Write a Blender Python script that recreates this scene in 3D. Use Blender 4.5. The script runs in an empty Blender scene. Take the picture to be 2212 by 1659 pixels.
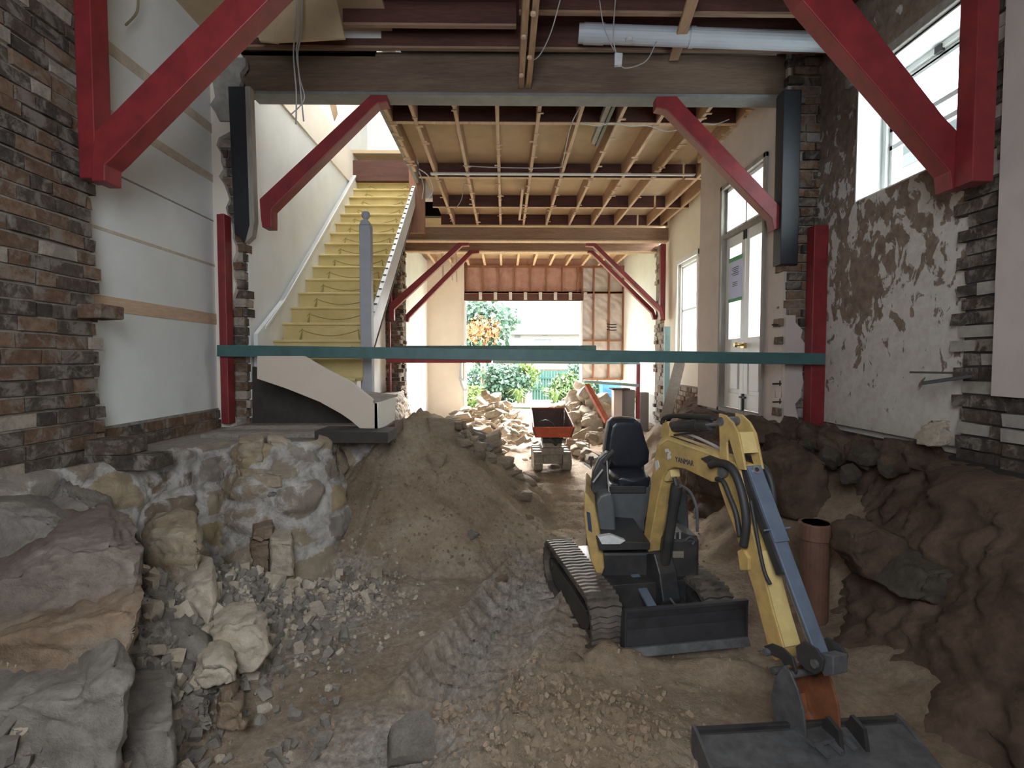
import bpy, bmesh, math, random
import numpy as np
from mathutils import Vector, Matrix, Euler
S = bpy.context.scene
COL = S.collection
random.seed(7)
PI = math.pi
# ------------------------------------------------------------------ camera
FPX, W, H, EYE = 1150.0, 2212, 1659, 1.62
YAW, PIT = math.atan(16/FPX), math.atan(50/FPX)
cam = bpy.data.cameras.new('camera'); camo = bpy.data.objects.new('camera', cam); COL.objects.link(camo)
cam.sensor_width = 36; cam.lens = FPX*36/W; cam.clip_start = .05; cam.clip_end = 300
camo.location = (0, 0, EYE); camo.rotation_euler = (PI/2-PIT, 0, -YAW)
S.camera = camo
# ------------------------------------------------------------------ light
wd = bpy.data.worlds.new('World'); S.world = wd; wd.use_nodes = True
nt = wd.node_tree; nt.nodes.clear()
bg = nt.nodes.new('ShaderNodeBackground'); wo = nt.nodes.new('ShaderNodeOutputWorld')
tc = nt.nodes.new('ShaderNodeTexCoord'); sp = nt.nodes.new('ShaderNodeSeparateXYZ'); rp = nt.nodes.new('ShaderNodeValToRGB')
rp.color_ramp.elements[0].position = .0; rp.color_ramp.elements[0].color = (.78, .86, .93, 1)
rp.color_ramp.elements[1].position = .6; rp.color_ramp.elements[1].color = (.93, .97, 1, 1)
nt.links.new(tc.outputs['Generated'], sp.inputs[0]); nt.links.new(sp.outputs[2], rp.inputs[0])
nt.links.new(rp.outputs[0], bg.inputs[0]); bg.inputs[1].default_value = 6.5
nt.links.new(bg.outputs[0], wo.inputs[0])
S.view_settings.view_transform = 'Standard'; S.view_settings.look = 'None'
S.view_settings.gamma = 1; S.view_settings.exposure = 1.68; S.view_settings.use_curve_mapping = False
cy = S.cycles
cy.use_denoising = True; cy.max_bounces = 10; cy.diffuse_bounces = 7; cy.transparent_max_bounces = 16
cy.sample_clamp_indirect = 12; cy.use_adaptive_sampling = False
def portal(name, loc, rot, sx, sy):
    l = bpy.data.lights.new(name, 'AREA'); l.shape = 'RECTANGLE'; l.size = sx; l.size_y = sy
    l.cycles.is_portal = True
    o = bpy.data.objects.new(name, l); COL.objects.link(o); o.location = loc; o.rotation_euler = rot
sun = bpy.data.lights.new('rear_fill_sun', 'SUN'); sun.energy = 26; sun.angle = math.radians(32); sun.color = (1, .96, .90)  # wide soft sun added to brighten the rear rooms under an overcast sky
so = bpy.data.objects.new('rear_fill_sun', sun); COL.objects.link(so); so.rotation_euler = (-math.radians(90-27), 0, math.radians(-6))
# area lights emit along local -Z
portal('daylight_opening_rear', (.5, 15.35, 1.7), (-PI/2, 0, 0), 3.4, 3.6)
portal('daylight_opening_front', (-.25, -.55, 2.55), (PI/2, 0, 0), 1.5, 1.6)
portal('daylight_skylight', (-1.8, 7.2, 6.95), (0, 0, 0), .8, 1.6)
portal('daylight_side_door', (2.95, 5.97, 2.6), (0, PI/2, 0), 2.2, 1.1)
portal('daylight_side_window', (3.3, 3.85, 3.44), (0, PI/2, 0), 1.0, 1.4)
portal('daylight_far_window', (3.6, 9.5, 2.6), (0, PI/2, 0), 1.8, 1.0)

# ------------------------------------------------------------------ pixel -> world helpers
def ray(px, py):
    x = (px-W/2)/FPX; y = -(py-H/2)/FPX
    c, s = math.cos(PIT), math.sin(PIT)
    f = c+y*s; u = y*c-s
    return x*math.cos(YAW)+f*math.sin(YAW), f*math.cos(YAW)-x*math.sin(YAW), u
def P(px, py, X=None, Y=None, Z=None):
    a, b, c = ray(px, py)
    t = X/a if X is not None else (Y/b if Y is not None else (Z-EYE)/c)
    return Vector((a*t, b*t, EYE+c*t))
# ------------------------------------------------------------------ noise (numpy)
def _h(ix, iy, s):
    n = np.sin(ix*127.1+iy*311.7+s*74.7)*43758.5453
    return n-np.floor(n)
def vnoise(x, y, s=0):
    ix, iy = np.floor(x), np.floor(y); fx, fy = x-ix, y-iy
    fx = fx*fx*(3-2*fx); fy = fy*fy*(3-2*fy)
    a = _h(ix, iy, s); b = _h(ix+1, iy, s); c = _h(ix, iy+1, s); d = _h(ix+1, iy+1, s)
    return (a*(1-fx)+b*fx)*(1-fy)+(c*(1-fx)+d*fx)*fy
def fbm(x, y, s=0, o=4):
    r = 0; a = .5; t = 0
    for k in range(o):
        r = r+a*(vnoise(x, y, s+k*3.1)-.5); t += a; x = x*2.03+5.1; y = y*2.03+1.7; a *= .5
    return r/t*2
def worley(x, y, s=0, jit=.85):
    ix, iy = np.floor(x), np.floor(y)
    d1 = np.full(np.shape(x), 9.); d2 = d1.copy(); cid = d1*0
    for a in (-1, 0, 1):
        for b in (-1, 0, 1):
            jx, jy = ix+a, iy+b
            px = jx+.5+jit*(_h(jx, jy, s)-.5); py = jy+.5+jit*(_h(jx, jy, s+9)-.5)
            d = np.hypot(px-x, py-y); k = d < d1
            d2 = np.where(k, d1, np.minimum(d2, d)); cid = np.where(k, _h(jx, jy, s+17), cid); d1 = np.where(k, d, d1)
    return d1, d2, cid
def sst(a, b, x):
    t = np.clip((x-a)/(b-a), 0, 1); return t*t*(3-2*t)
# ------------------------------------------------------------------ materials
MATS = {}
class NT:
    def __init__(s, name):
        s.m = bpy.data.materials.new(name); s.m.use_nodes = True; s.t = s.m.node_tree
        s.b = s.t.nodes['Principled BSDF']; s.out = s.t.nodes['Material Output']
        s.co = s.t.nodes.new('ShaderNodeTexCoord')
    def n(s, k, **kw):
        o = s.t.nodes.new(k)
        for a, v in kw.items(): setattr(o, a, v)
        return o
    def l(s, a, b): s.t.links.new(a, b)
    def noise(s, scale, detail=6, rough=.6, dist=0, sc=(1, 1, 1)):
        mp = s.n('ShaderNodeMapping'); mp.inputs['Scale'].default_value = sc; s.l(s.co.outputs['Object'], mp.inputs[0])
        o = s.n('ShaderNodeTexNoise'); o.inputs['Scale'].default_value = scale; o.inputs['Detail'].default_value = detail
        o.inputs['Roughness'].default_value = rough; o.inputs['Distortion'].default_value = dist
        s.l(mp.outputs[0], o.inputs['Vector']); return o.outputs['Fac']
    def ramp(s, fac, stops):
        r = s.n('ShaderNodeValToRGB'); e = r.color_ramp.elements
        while len(e) < len(stops): e.new(.5)
        for k, (p, c) in enumerate(stops):
            e[k].position = p; e[k].color = (*c, 1) if len(c) == 3 else c
        s.l(fac, r.inputs[0]); return r.outputs[0]
    def mix(s, f, a, b, mode='MIX'):
        m = s.n('ShaderNodeMix', data_type='RGBA', blend_type=mode)
        for i, v in ((0, f), (6, a), (7, b)):
            if hasattr(v, 'links'): s.l(v, m.inputs[i])
            else: m.inputs[i].default_value = v if i == 0 else (*v, 1)
        return m.outputs[2]
    def bump(s, fac, st=.3, dist=.02, prev=None):
        b = s.n('ShaderNodeBump'); b.inputs['Strength'].default_value = st; b.inputs['Distance'].default_value = dist
        s.l(fac, b.inputs['Height'])
        if prev is not None: s.l(prev, b.inputs['Normal'])
        s.l(b.outputs[0], s.b.inputs['Normal']); return b.outputs[0]
    def col(s, c):
        if hasattr(c, 'links'): s.l(c, s.b.inputs['Base Color'])
        else: s.b.inputs['Base Color'].default_value = (*c, 1)
    def rough(s, r, metal=0, spec=.5):
        s.b.inputs['Roughness'].default_value = r; s.b.inputs['Metallic'].default_value = metal
        s.b.inputs['Specular IOR Level'].default_value = spec
def simple(name, c, r=.6, metal=0, var=.25, scale=9, bump=.1, c2=None, sc=(1, 1, 1), spec=.5, bd=.01):
    if name in MATS: return MATS[name]
    t = NT(name); f = t.noise(scale, 6, .65, .2, sc)
    c2 = c2 or tuple(x*(1-var) for x in c)
    t.col(t.ramp(f, [(.3, c2), (.65, c)])); t.rough(r, metal, spec)
    if bump: t.bump(f, bump, bd)
    MATS[name] = t.m; return t.m
def M(k): return MATS[k]
plaster = simple('white_plaster', (.74, .745, .725), .85, var=.1, scale=2.2, bump=.15, bd=.01)
simple('cream_plaster', (.78, .70, .60), .85, var=.08, scale=2, bump=.1)
simple('pink_plaster', (.55, .47, .43), .85, var=.15, scale=3, bump=.1)
simple('grey_render', (.36, .33, .30), .9, var=.4, scale=9, bump=.5, bd=.02)
simple('red_paint', (.25, .023, .027), .5, var=.35, scale=6, bump=.15, c2=(.15, .015, .018))
simple('teal_paint', (.055, .13, .125), .5, var=.3, scale=7, bump=.1)
simple('pale_teal', (.30, .45, .45), .6, var=.2)
simple('black_paint', (.018, .020, .026), .5, var=.3)
simple('white_paint', (.78, .78, .76), .45, var=.08, scale=4, bump=.05)
simple('plate_grey', (.20, .20, .20), .6)
simple('stain_strip', (.60, .51, .40), .85, var=.3, scale=8)
simple('blade_grey', (.05, .05, .055), .45, metal=.2, var=.4, scale=12)
simple('grey_paint', (.36, .36, .38), .5, var=.15, scale=6, bump=.05)
simple('string_paint', (.60, .50, .41), .6, var=.1, scale=2, bump=.05)
simple('machine_yellow', (.52, .35, .12), .5, var=.3, scale=10, bump=.12, c2=(.33, .22, .09))
simple('dusty_yellow', (.62, .47, .20), .6, var=.25, scale=12, bump=.1)
simple('machine_black', (.02, .021, .024), .45, var=.4, scale=8, bump=.1, c2=(.05, .045, .04))
simple('machine_grey', (.10, .105, .11), .5, var=.3, scale=8, bump=.08)
simple('guard_blue_grey', (.16, .20, .27), .45, metal=.3, var=.3, scale=7, bump=.1)
simple('worn_steel', (.16, .16, .165), .5, metal=.4, var=.5, scale=14, bump=.25)
simple('bright_steel', (.55, .56, .58), .25, metal=.9, var=.3)
simple('rusty_steel', (.24, .085, .035), .75, var=.5, scale=9, bump=.2)
simple('black_vinyl', (.018, .02, .028), .33, var=.3, scale=20, bump=.08)
simple('black_rubber', (.028, .027, .027), .6, var=.3, scale=12, bump=.1)
simple('track_rubber', (.055, .05, .045), .7, var=.5, scale=9, bump=.2, c2=(.16, .125, .095))
simple('dusty_metal', (.26, .22, .17), .8, var=.5, scale=9, bump=.2)
simple('orange_red', (.50, .10, .04), .55, var=.4, scale=8, bump=.15)
simple('skip_inside', (.10, .055, .05), .7, var=.4)
simple('pvc_grey', (.50, .52, .55), .4, var=.12, scale=4, bump=.04)
simple('cable_grey', (.42, .40, .38), .5, var=.2)
simple('cable_dark', (.05, .045, .04), .5, var=.2)
simple('brass', (.55, .38, .12), .35, metal=.8, var=.2)
simple('iron', (.03, .028, .027), .6, var=.3)
simple('terracotta', (.17, .085, .055), .7, var=.4, scale=7, bump=.2)
simple('bin_blue', (.012, .09, .26), .5, var=.2)
simple('paper', (.62, .66, .90), .8, var=.05, bump=0)
simple('green_tape', (.10, .36, .16), .7, var=.1, bump=0)
simple('ink', (.12, .13, .22), .8, var=.1, bump=0)
simple('decal_blue', (.03, .05, .09), .5, var=.1, bump=0)
simple('decal_white', (.62, .63, .62), .6, var=.2, scale=30, bump=0)
simple('ply', (.50, .37, .23), .75, var=.22, scale=1.6, bump=.05)
simple('leaf_green', (.085, .15, .05), .6, var=.4, scale=3, bump=0)
simple('leaf_blue_green', (.06, .125, .085), .6, var=.4, scale=3, bump=0)
simple('leaf_lime', (.15, .22, .06), .6, var=.4, scale=3, bump=0)
simple('leaf_orange', (.42, .15, .06), .6, var=.4, scale=3, bump=0)
simple('bark', (.30, .22, .15), .8)
simple('fence_teal', (.025, .10, .09), .7, var=.3)
simple('concrete', (.55, .53, .49), .85, var=.2, scale=6)
simple('house_wall', (.24, .215, .205), .85, var=.05)
simple('gutter', (.20, .12, .10), .6, var=.1)
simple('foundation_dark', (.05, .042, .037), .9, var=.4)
def timber(name, a, b, sc=(1, 1, 1), r=.75):
    t = NT(name); f = t.noise(3.2, 8, .65, .6, sc); g = t.noise(14, 4, .6, .1, sc)
    c = t.ramp(f, [(.25, b), (.5, tuple((x+y)/2 for x, y in zip(a, b))), (.75, a)])
    c = t.mix(.25, c, t.ramp(g, [(.35, tuple(x*.5 for x in b)), (.65, a)]))
    t.col(c); t.rough(r, 0, .3); t.bump(g, .18, .01); MATS[name] = t.m
timber('pine_y', (.50, .32, .20), (.30, .17, .10), (5, .5, 5))      # grain along Y
timber('pine_x', (.40, .26, .17), (.22, .13, .085), (.5, 5, 5))
timber('pale_edge', (.68, .50, .35), (.48, .33, .22), (5, .6, 5))
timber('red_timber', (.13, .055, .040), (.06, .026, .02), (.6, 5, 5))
timber('dark_beam', (.22, .145, .10), (.10, .065, .045), (.45, 5, 5))
timber('brown_z', (.36, .18, .11), (.22, .10, .06), (5, 5, .5))
timber('grey_wood', (.40, .36, .32), (.24, .21, .18), (4, 4, .5))
timber('stud_wood', (.36, .17, .09), (.20, .09, .05), (5, 5, .6))
def mk_peel():
    t = NT('peeling_plaster')
    a = t.noise(8.5, 10, .62, .5, (1, 1, .7)); b = t.noise(14, 5, .6, .3)
    mp = t.n('ShaderNodeSeparateXYZ'); t.l(t.co.outputs['Object'], mp.inputs[0])
    m = t.n('ShaderNodeMath', operation='MULTIPLY_ADD'); m.inputs[1].default_value = .10; t.l(mp.outputs[2], m.inputs[0]); t.l(a, m.inputs[2])
    dv = t.n('ShaderNodeVectorMath', operation='DISTANCE'); t.l(t.co.outputs['Object'], dv.inputs[0]); dv.inputs[1].default_value = (2.95, 4.42, 2.2)
    pm = t.n('ShaderNodeMapRange'); pm.inputs['From Min'].default_value = .16; pm.inputs['From Max'].default_value = .42; pm.inputs['To Min'].default_value = .17; pm.inputs['To Max'].default_value = 0; t.l(dv.outputs['Value'], pm.inputs[0])
    m2 = t.n('ShaderNodeMath', operation='ADD'); t.l(m.outputs[0], m2.inputs[0]); t.l(pm.outputs[0], m2.inputs[1]); m = m2
    mask = t.ramp(m.outputs[0], [(.755, (0, 0, 0)), (.785, (1, 1, 1))])
    c = t.mix(mask, t.ramp(b, [(.3, (.46, .42, .38)), (.6, (.56, .53, .49))]), t.ramp(b, [(.3, (.15, .11, .085)), (.7, (.27, .21, .165))]))
    t.col(c); t.rough(.9, 0, .2)
    iv = t.n('ShaderNodeMath', operation='MULTIPLY_ADD'); t.l(mask, iv.inputs[0]); iv.inputs[1].default_value = -1; t.l(b, iv.inputs[2])
    t.bump(iv.outputs[0], .6, .01); MATS['peeling_plaster'] = t.m
mk_peel()
def mk_sand():
    t = NT('sand_and_soil')
    at = t.n('ShaderNodeAttribute', attribute_name='dust'); a = t.noise(1.7, 8, .65, .4); b = t.noise(26, 8, .7, .3); c_ = t.noise(110, 3, .6)
    brown = t.ramp(a, [(.28, (.23, .165, .11)), (.5, (.39, .295, .21)), (.72, (.52, .425, .335))])
    grey = t.ramp(b, [(.3, (.27, .235, .205)), (.7, (.60, .56, .515))])
    c = t.mix(at.outputs['Fac'], brown, grey)
    c = t.mix(.45, c, t.ramp(b, [(.3, (.35, .35, .35)), (.65, (1.15, 1.1, 1.05))]), 'MULTIPLY')
    t.col(c); t.rough(.95, 0, .1)
    n1 = t.bump(b, 1.0, .04); t.bump(c_, .7, .012, n1); MATS['sand'] = t.m
mk_sand()
def mk_stonewall():
    t = NT('sandstone_masonry')
    at = t.n('ShaderNodeAttribute', attribute_name='stone'); mo = t.n('ShaderNodeAttribute', attribute_name='mortar'); b = t.noise(9, 9, .7, .5); d = t.noise(60, 4, .6)
    c = t.ramp(at.outputs['Fac'], [(0, (.20, .15, .11)), (.25, (.33, .29, .25)), (.5, (.28, .25, .23)), (.75, (.40, .31, .19)), (1, (.27, .24, .22))])
    c = t.mix(.5, c, t.ramp(b, [(.3, (.4, .38, .36)), (.7, (1.3, 1.25, 1.2))]), 'MULTIPLY')
    g = t.ramp(b, [(.32, (.22, .195, .175)), (.5, (.42, .39, .36)), (.7, (.60, .575, .55))])
    mm = t.n('ShaderNodeMath', operation='MULTIPLY_ADD'); t.l(b, mm.inputs[0]); mm.inputs[1].default_value = 1.2; t.l(mo.outputs['Fac'], mm.inputs[2])
    mk = t.ramp(mm.outputs[0], [(.70, (0, 0, 0)), (.90, (1, 1, 1))])
    c = t.mix(mk, c, g); t.col(c); t.rough(.92, 0, .15); n = t.bump(b, .8, .04); t.bump(d, .4, .01, n); MATS['stonewall'] = t.m
mk_stonewall()
def rockmat(name, a, b, c, sc=(1, 1, 2.2)):
    t = NT(name); f = t.noise(2.6, 9, .66, .8, sc); g = t.noise(22, 8, .7, .2); d = t.noise(120, 2, .6)
    k = t.ramp(f, [(.25, a), (.5, b), (.75, c)]); k = t.mix(.5, k, t.ramp(g, [(.3, (.5, .48, .46)), (.65, (1.2, 1.18, 1.15))]), 'MULTIPLY')
    t.col(k); t.rough(.93, 0, .15); n = t.bump(g, .7, .025); t.bump(d, .35, .006, n); MATS[name] = t.m
rockmat('rock_grey', (.16, .145, .13), (.24, .22, .20), (.33, .30, .27))
rockmat('rock_layer', (.15, .12, .105), (.235, .19, .165), (.31, .27, .24), (.6, .6, 4))
rockmat('rock_brown', (.15, .10, .065), (.27, .20, .145), (.30, .27, .24))
rockmat('rock_ochre', (.27, .19, .11), (.38, .31, .23), (.46, .42, .37))
rockmat('rock_pale', (.36, .30, .22), (.48, .42, .34), (.56, .52, .46))
rockmat('rock_dusty', (.27, .19, .13), (.34, .26, .19), (.42, .34, .27))
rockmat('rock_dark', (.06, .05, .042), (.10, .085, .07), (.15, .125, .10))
rockmat('soil_dark', (.07, .045, .033), (.12, .08, .06), (.19, .135, .10), (1, 1, 1))  # dark soil, lowered further to carry the vignette shade of the right corner
for nm, c in (('brick_a', (.17, .105, .070)), ('brick_b', (.11, .085, .068)), ('brick_c', (.23, .145, .095)), ('brick_d', (.085, .07, .06)), ('brick_pale', (.40, .34, .28)), ('mortar', (.30, .265, .23))):
    t = NT(nm); f = t.noise(18, 8, .7, .3); g = t.noise(3, 4)
    k = t.ramp(f, [(.3, tuple(x*.55 for x in c)), (.55, c), (.8, tuple(x*.5+.14 for x in c))])
    k = t.mix(t.ramp(t.noise(7, 8, .7, .6), [(.50, (0, 0, 0)), (.60, (.85, .85, .85))]), k, (.25, .215, .185))
    t.col(k); t.rough(.93, 0, .1); t.bump(f, .7, .02); MATS[nm] = t.m
BR = ['mortar', 'brick_a', 'brick_b', 'brick_c', 'brick_d', 'brick_pale']
def mk_carpet():
    t = NT('gold_stair_carpet'); f = t.noise(160, 3, .7); g = t.noise(4, 4)
    t.col(t.mix(.3, t.ramp(g, [(.3, (.50, .39, .16)), (.7, (.66, .54, .27))]), t.ramp(f, [(.3, (.38, .30, .13)), (.7, (.74, .62, .36))])))
    t.rough(.95, 0, .1); t.bump(f, .4, .005); MATS['carpet'] = t.m
mk_carpet(); simple('carpet_green', (.34, .28, .09), .95, var=.2)
def mk_foil():
    t = NT('foil_sarking'); w = t.n('ShaderNodeTexWave', wave_type='BANDS', bands_direction='DIAGONAL')
    w.inputs['Scale'].default_value = 2.2; w.inputs['Distortion'].default_value = 5; w.inputs['Detail'].default_value = 3
    t.l(t.co.outputs['Object'], w.inputs[0]); f = t.noise(3, 5)
    t.col(t.ramp(f, [(.3, (.50, .45, .42)), (.7, (.68, .64, .61))])); t.rough(.45, .25); t.bump(w.outputs['Fac'], .35, .03); MATS['foil'] = t.m
    t = NT('insulation_batt'); f = t.noise(5, 6, .6, .5)
    t.col(t.ramp(f, [(.3, (.40, .22, .17)), (.7, (.56, .36, .29))])); t.rough(.95); t.bump(f, .5, .03); MATS['batt'] = t.m
mk_foil()
def mk_tiles():
    t = NT('terracotta_roof_tiles'); w = t.n('ShaderNodeTexWave', wave_type='BANDS', bands_direction='Z'); w.inputs['Scale'].default_value = 2.2
    t.l(t.co.outputs['Object'], w.inputs[0]); v = t.n('ShaderNodeTexWave', wave_type='BANDS', bands_direction='X'); v.inputs['Scale'].default_value = 1.6; t.l(t.co.outputs['Object'], v.inputs[0])
    c = t.mix(.35, t.ramp(w.outputs['Fac'], [(0, (.045, .016, .01)), (.4, (.11, .046, .028)), (1, (.13, .06, .036))]), t.ramp(v.outputs['Fac'], [(0, (.07, .03, .018)), (1, (.15, .08, .05))]))
    t.col(c); t.rough(.8); t.bump(w.outputs['Fac'], .5, .05); MATS['roof_tile'] = t.m
    t = NT('weatherboard'); w = t.n('ShaderNodeTexWave', wave_type='BANDS', bands_direction='Z', wave_profile='SAW'); w.inputs['Scale'].default_value = 1.9
    t.l(t.co.outputs['Object'], w.inputs[0]); t.col(t.ramp(w.outputs['Fac'], [(0, (.10, .12, .12)), (.10, (.30, .33, .34)), (1, (.34, .37, .38))])); t.rough(.7); t.bump(w.outputs['Fac'], .5, .02); MATS['weatherboard'] = t.m
    t = NT('lawn_grass'); f = t.noise(6, 8, .7); t.col(t.ramp(f, [(.3, (.07, .12, .03)), (.7, (.16, .21, .07))])); t.rough(.9); t.bump(f, .5, .05); MATS['lawn'] = t.m
mk_tiles()
def mk_glass(name, tint, gl):
    m = bpy.data.materials.new(name); m.use_nodes = True; n = m.node_tree; n.nodes.clear()
    tr = n.nodes.new('ShaderNodeBsdfTransparent'); tr.inputs[0].default_value = (*tint, 1); g = n.nodes.new('ShaderNodeBsdfGlossy'); g.inputs['Roughness'].default_value = .05
    mx = n.nodes.new('ShaderNodeMixShader'); mx.inputs[0].default_value = gl; o = n.nodes.new('ShaderNodeOutputMaterial')
    n.links.new(tr.outputs[0], mx.inputs[1]); n.links.new(g.outputs[0], mx.inputs[2]); n.links.new(mx.outputs[0], o.inputs[0]); MATS[name] = m
mk_glass('window_glass', (.92, .97, .97), .06)
mk_glass('blue_tinted_glass', (.50, .66, .70), .06)
# ------------------------------------------------------------------ mesh builder
class MB:
    def __init__(s): s.v = []; s.f = []; s.mi = []
    def add(s, vs, fs, m=0):
        b = len(s.v); s.v += [tuple(x) for x in vs]; s.f += [tuple(b+i for i in f) for f in fs]; s.mi += [m]*len(fs); return s
    def box(s, x0, x1, y0, y1, z0, z1, m=0, T=None, j=0):
        vs = [Vector((x, y, z)) for z in (z0, z1) for y in (y0, y1) for x in (x0, x1)]
        if j: vs = [v+Vector([random.uniform(-j, j) for _ in range(3)]) for v in vs]
        if T is not None: vs = [T@v for v in vs]
        return s.add(vs, [(0, 2, 3, 1), (4, 5, 7, 6), (0, 1, 5, 4), (2, 6, 7, 3), (0, 4, 6, 2), (1, 3, 7, 5)], m)
    def prism(s, ring, off, m=0):
        n = len(ring); a = [Vector(r) for r in ring]; off = Vector(off); vs = a+[p+off for p in a]
        nn = Vector((0, 0, 0))
        for i in range(n): nn += a[i].cross(a[(i+1) % n])
        fl = nn.dot(off) > 0
        fs = [tuple(range(n))[::-1], tuple(range(n, 2*n))]+[(i, (i+1) % n, n+(i+1) % n, n+i) for i in range(n)]
        if not fl: fs = [f[::-1] for f in fs]
        return s.add(vs, fs, m)
    def bar(s, p, q, w, h, up=(0, 0, 1), m=0):
        p, q = Vector(p), Vector(q); d = (q-p).normalized(); up = Vector(up)
        if abs(d.dot(up)) > .98: up = Vector((0, 1, 0))
        r = d.cross(up).normalized(); u = r.cross(d)
        ring = [p+r*(a*w/2)+u*(b*h/2) for a, b in ((-1, -1), (1, -1), (1, 1), (-1, 1))]
        return s.prism(ring, q-p, m)
    def tube(s, pts, r, n=10, m=0, cap=True):
        pts = [Vector(p) for p in pts]; rings = []; k = len(pts); prev = None
        rs = r if isinstance(r, (list, tuple)) else [r]*k
        for i, p in enumerate(pts):
            d = (pts[min(i+1, k-1)]-pts[max(i-1, 0)]).normalized()
            if prev is None: a = d.orthogonal().normalized()
            else: a = (prev-d*prev.dot(d)).normalized()
            prev = a; b = d.cross(a)
            rings.append([p+(a*math.cos(2*PI*j/n)+b*math.sin(2*PI*j/n))*rs[i] for j in range(n)])
        vs = [v for q in rings for v in q]
        fs = [(i*n+j, i*n+(j+1) % n, (i+1)*n+(j+1) % n, (i+1)*n+j) for i in range(k-1) for j in range(n)]
        if cap: fs += [tuple(range(n))[::-1], tuple(range((k-1)*n, k*n))]
        return s.add(vs, fs, m)
    def build(s, name, mats, parent=None, smooth=False, bevel=0, kind=None, seg=2):
        me = bpy.data.meshes.new(name); me.from_pydata(s.v, [], s.f)
        if isinstance(mats, str): mats = [mats]
        for k in mats: me.materials.append(M(k))
        if len(mats) > 1: me.polygons.foreach_set('material_index', s.mi)
        if smooth: me.polygons.foreach_set('use_smooth', [True]*len(s.f))
        me.update(); o = bpy.data.objects.new(name, me); COL.objects.link(o)
        if parent is not None: o.parent = parent
        if bevel:
            b = o.modifiers.new('bevel', 'BEVEL'); b.width = bevel; b.segments = seg; b.limit_method = 'ANGLE'
        if smooth and bevel: pass
        if kind: o['kind'] = kind
        return o
def tag(o, label, cat, group=None, kind=None):
    o['label'] = label; o['category'] = cat
    if group: o['group'] = group
    if kind: o['kind'] = kind
    return o
def empty(name, loc=(0, 0, 0)):
    o = bpy.data.objects.new(name, None); o.empty_display_size = .1; COL.objects.link(o); o.location = loc; return o
def spline(pts, n=8):
    pts = [Vector(p) for p in pts]; out = []; q = [pts[0]]+pts+[pts[-1]]
    for i in range(1, len(q)-2):
        for k in range(n):
            t = k/n; a, b, c, d = q[i-1], q[i], q[i+1], q[i+2]
            out.append(.5*((2*b)+(c-a)*t+(2*a-5*b+4*c-d)*t*t+(3*b-a-3*c+d)*t**3))
    return out+[pts[-1]]
def pxprism(mb, pts, Y, th, m=0): return mb.prism([P(x, y, Y=Y) for x, y in pts], (0, th, 0), m)
def gridmesh(name, Vx, Vy, Vz, mats, attrs=None, kind=None, smooth=True, parent=None, flip=False):
    nr, nc = Vx.shape; v = np.stack([Vx, Vy, Vz], -1).reshape(-1, 3)
    i = np.arange(nr*nc).reshape(nr, nc); q = np.stack([i[:-1, :-1], i[:-1, 1:], i[1:, 1:], i[1:, :-1]], -1).reshape(-1, 4)
    if flip: q = q[:, ::-1]
    me = bpy.data.meshes.new(name); me.from_pydata(v.tolist(), [], q.tolist())
    for k in mats: me.materials.append(M(k))
    for k, a in (attrs or {}).items():
        at = me.attributes.new(k, 'FLOAT', 'POINT'); at.data.foreach_set('value', np.ascontiguousarray(a, dtype=np.float32).ravel())
    if smooth: me.polygons.foreach_set('use_smooth', [True]*len(q))
    me.update(); o = bpy.data.objects.new(name, me); COL.objects.link(o)
    if kind: o['kind'] = kind
    if parent: o.parent = parent
    return o
# ------------------------------------------------------------------ ground
ys = [.7]
while ys[-1] < 15.6: ys.append(ys[-1]*1.0062)
ys = np.array(ys); xs = np.linspace(-3.5, 4.3, 400)
GX, GY = np.meshgrid(xs, ys)
def ridge(X, Y):      # the big spoil heap: distance to its crest line
    pts = [(-1.12, 5.0, 1.02), (-.86, 5.45, 1.10), (-.62, 5.9, .98), (-.75, 7.2, .80), (-1.0, 9.0, .55)]
    best = np.full(X.shape, -9.)
    for (ax, ay, ah), (bx, by, bh) in zip(pts, pts[1:]):
        dx, dy = bx-ax, by-ay; L = dx*dx+dy*dy
        t = np.clip(((X-ax)*dx+(Y-ay)*dy)/L, 0, 1)
        d = np.hypot(X-(ax+t*dx), Y-(ay+t*dy)); hh = ah+t*(bh-ah)
        a = np.arctan2(Y-5.2, X+.9)
        best = np.maximum(best, hh-(.80+.06*np.sin(a*3+1)+.05*fbm(a*3, a*0+Y*.4, 4))*np.maximum(d-.03, 0))
    return best
def bank(X, Y):
    e = -1.08+.16*fbm(X*1.2, Y*2.2, 8)
    return .46*sst(0, .75, e-X)*(1-.35*sst(2.6, 3.2, Y))*(1-sst(3.3, 3.7, Y))
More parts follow.
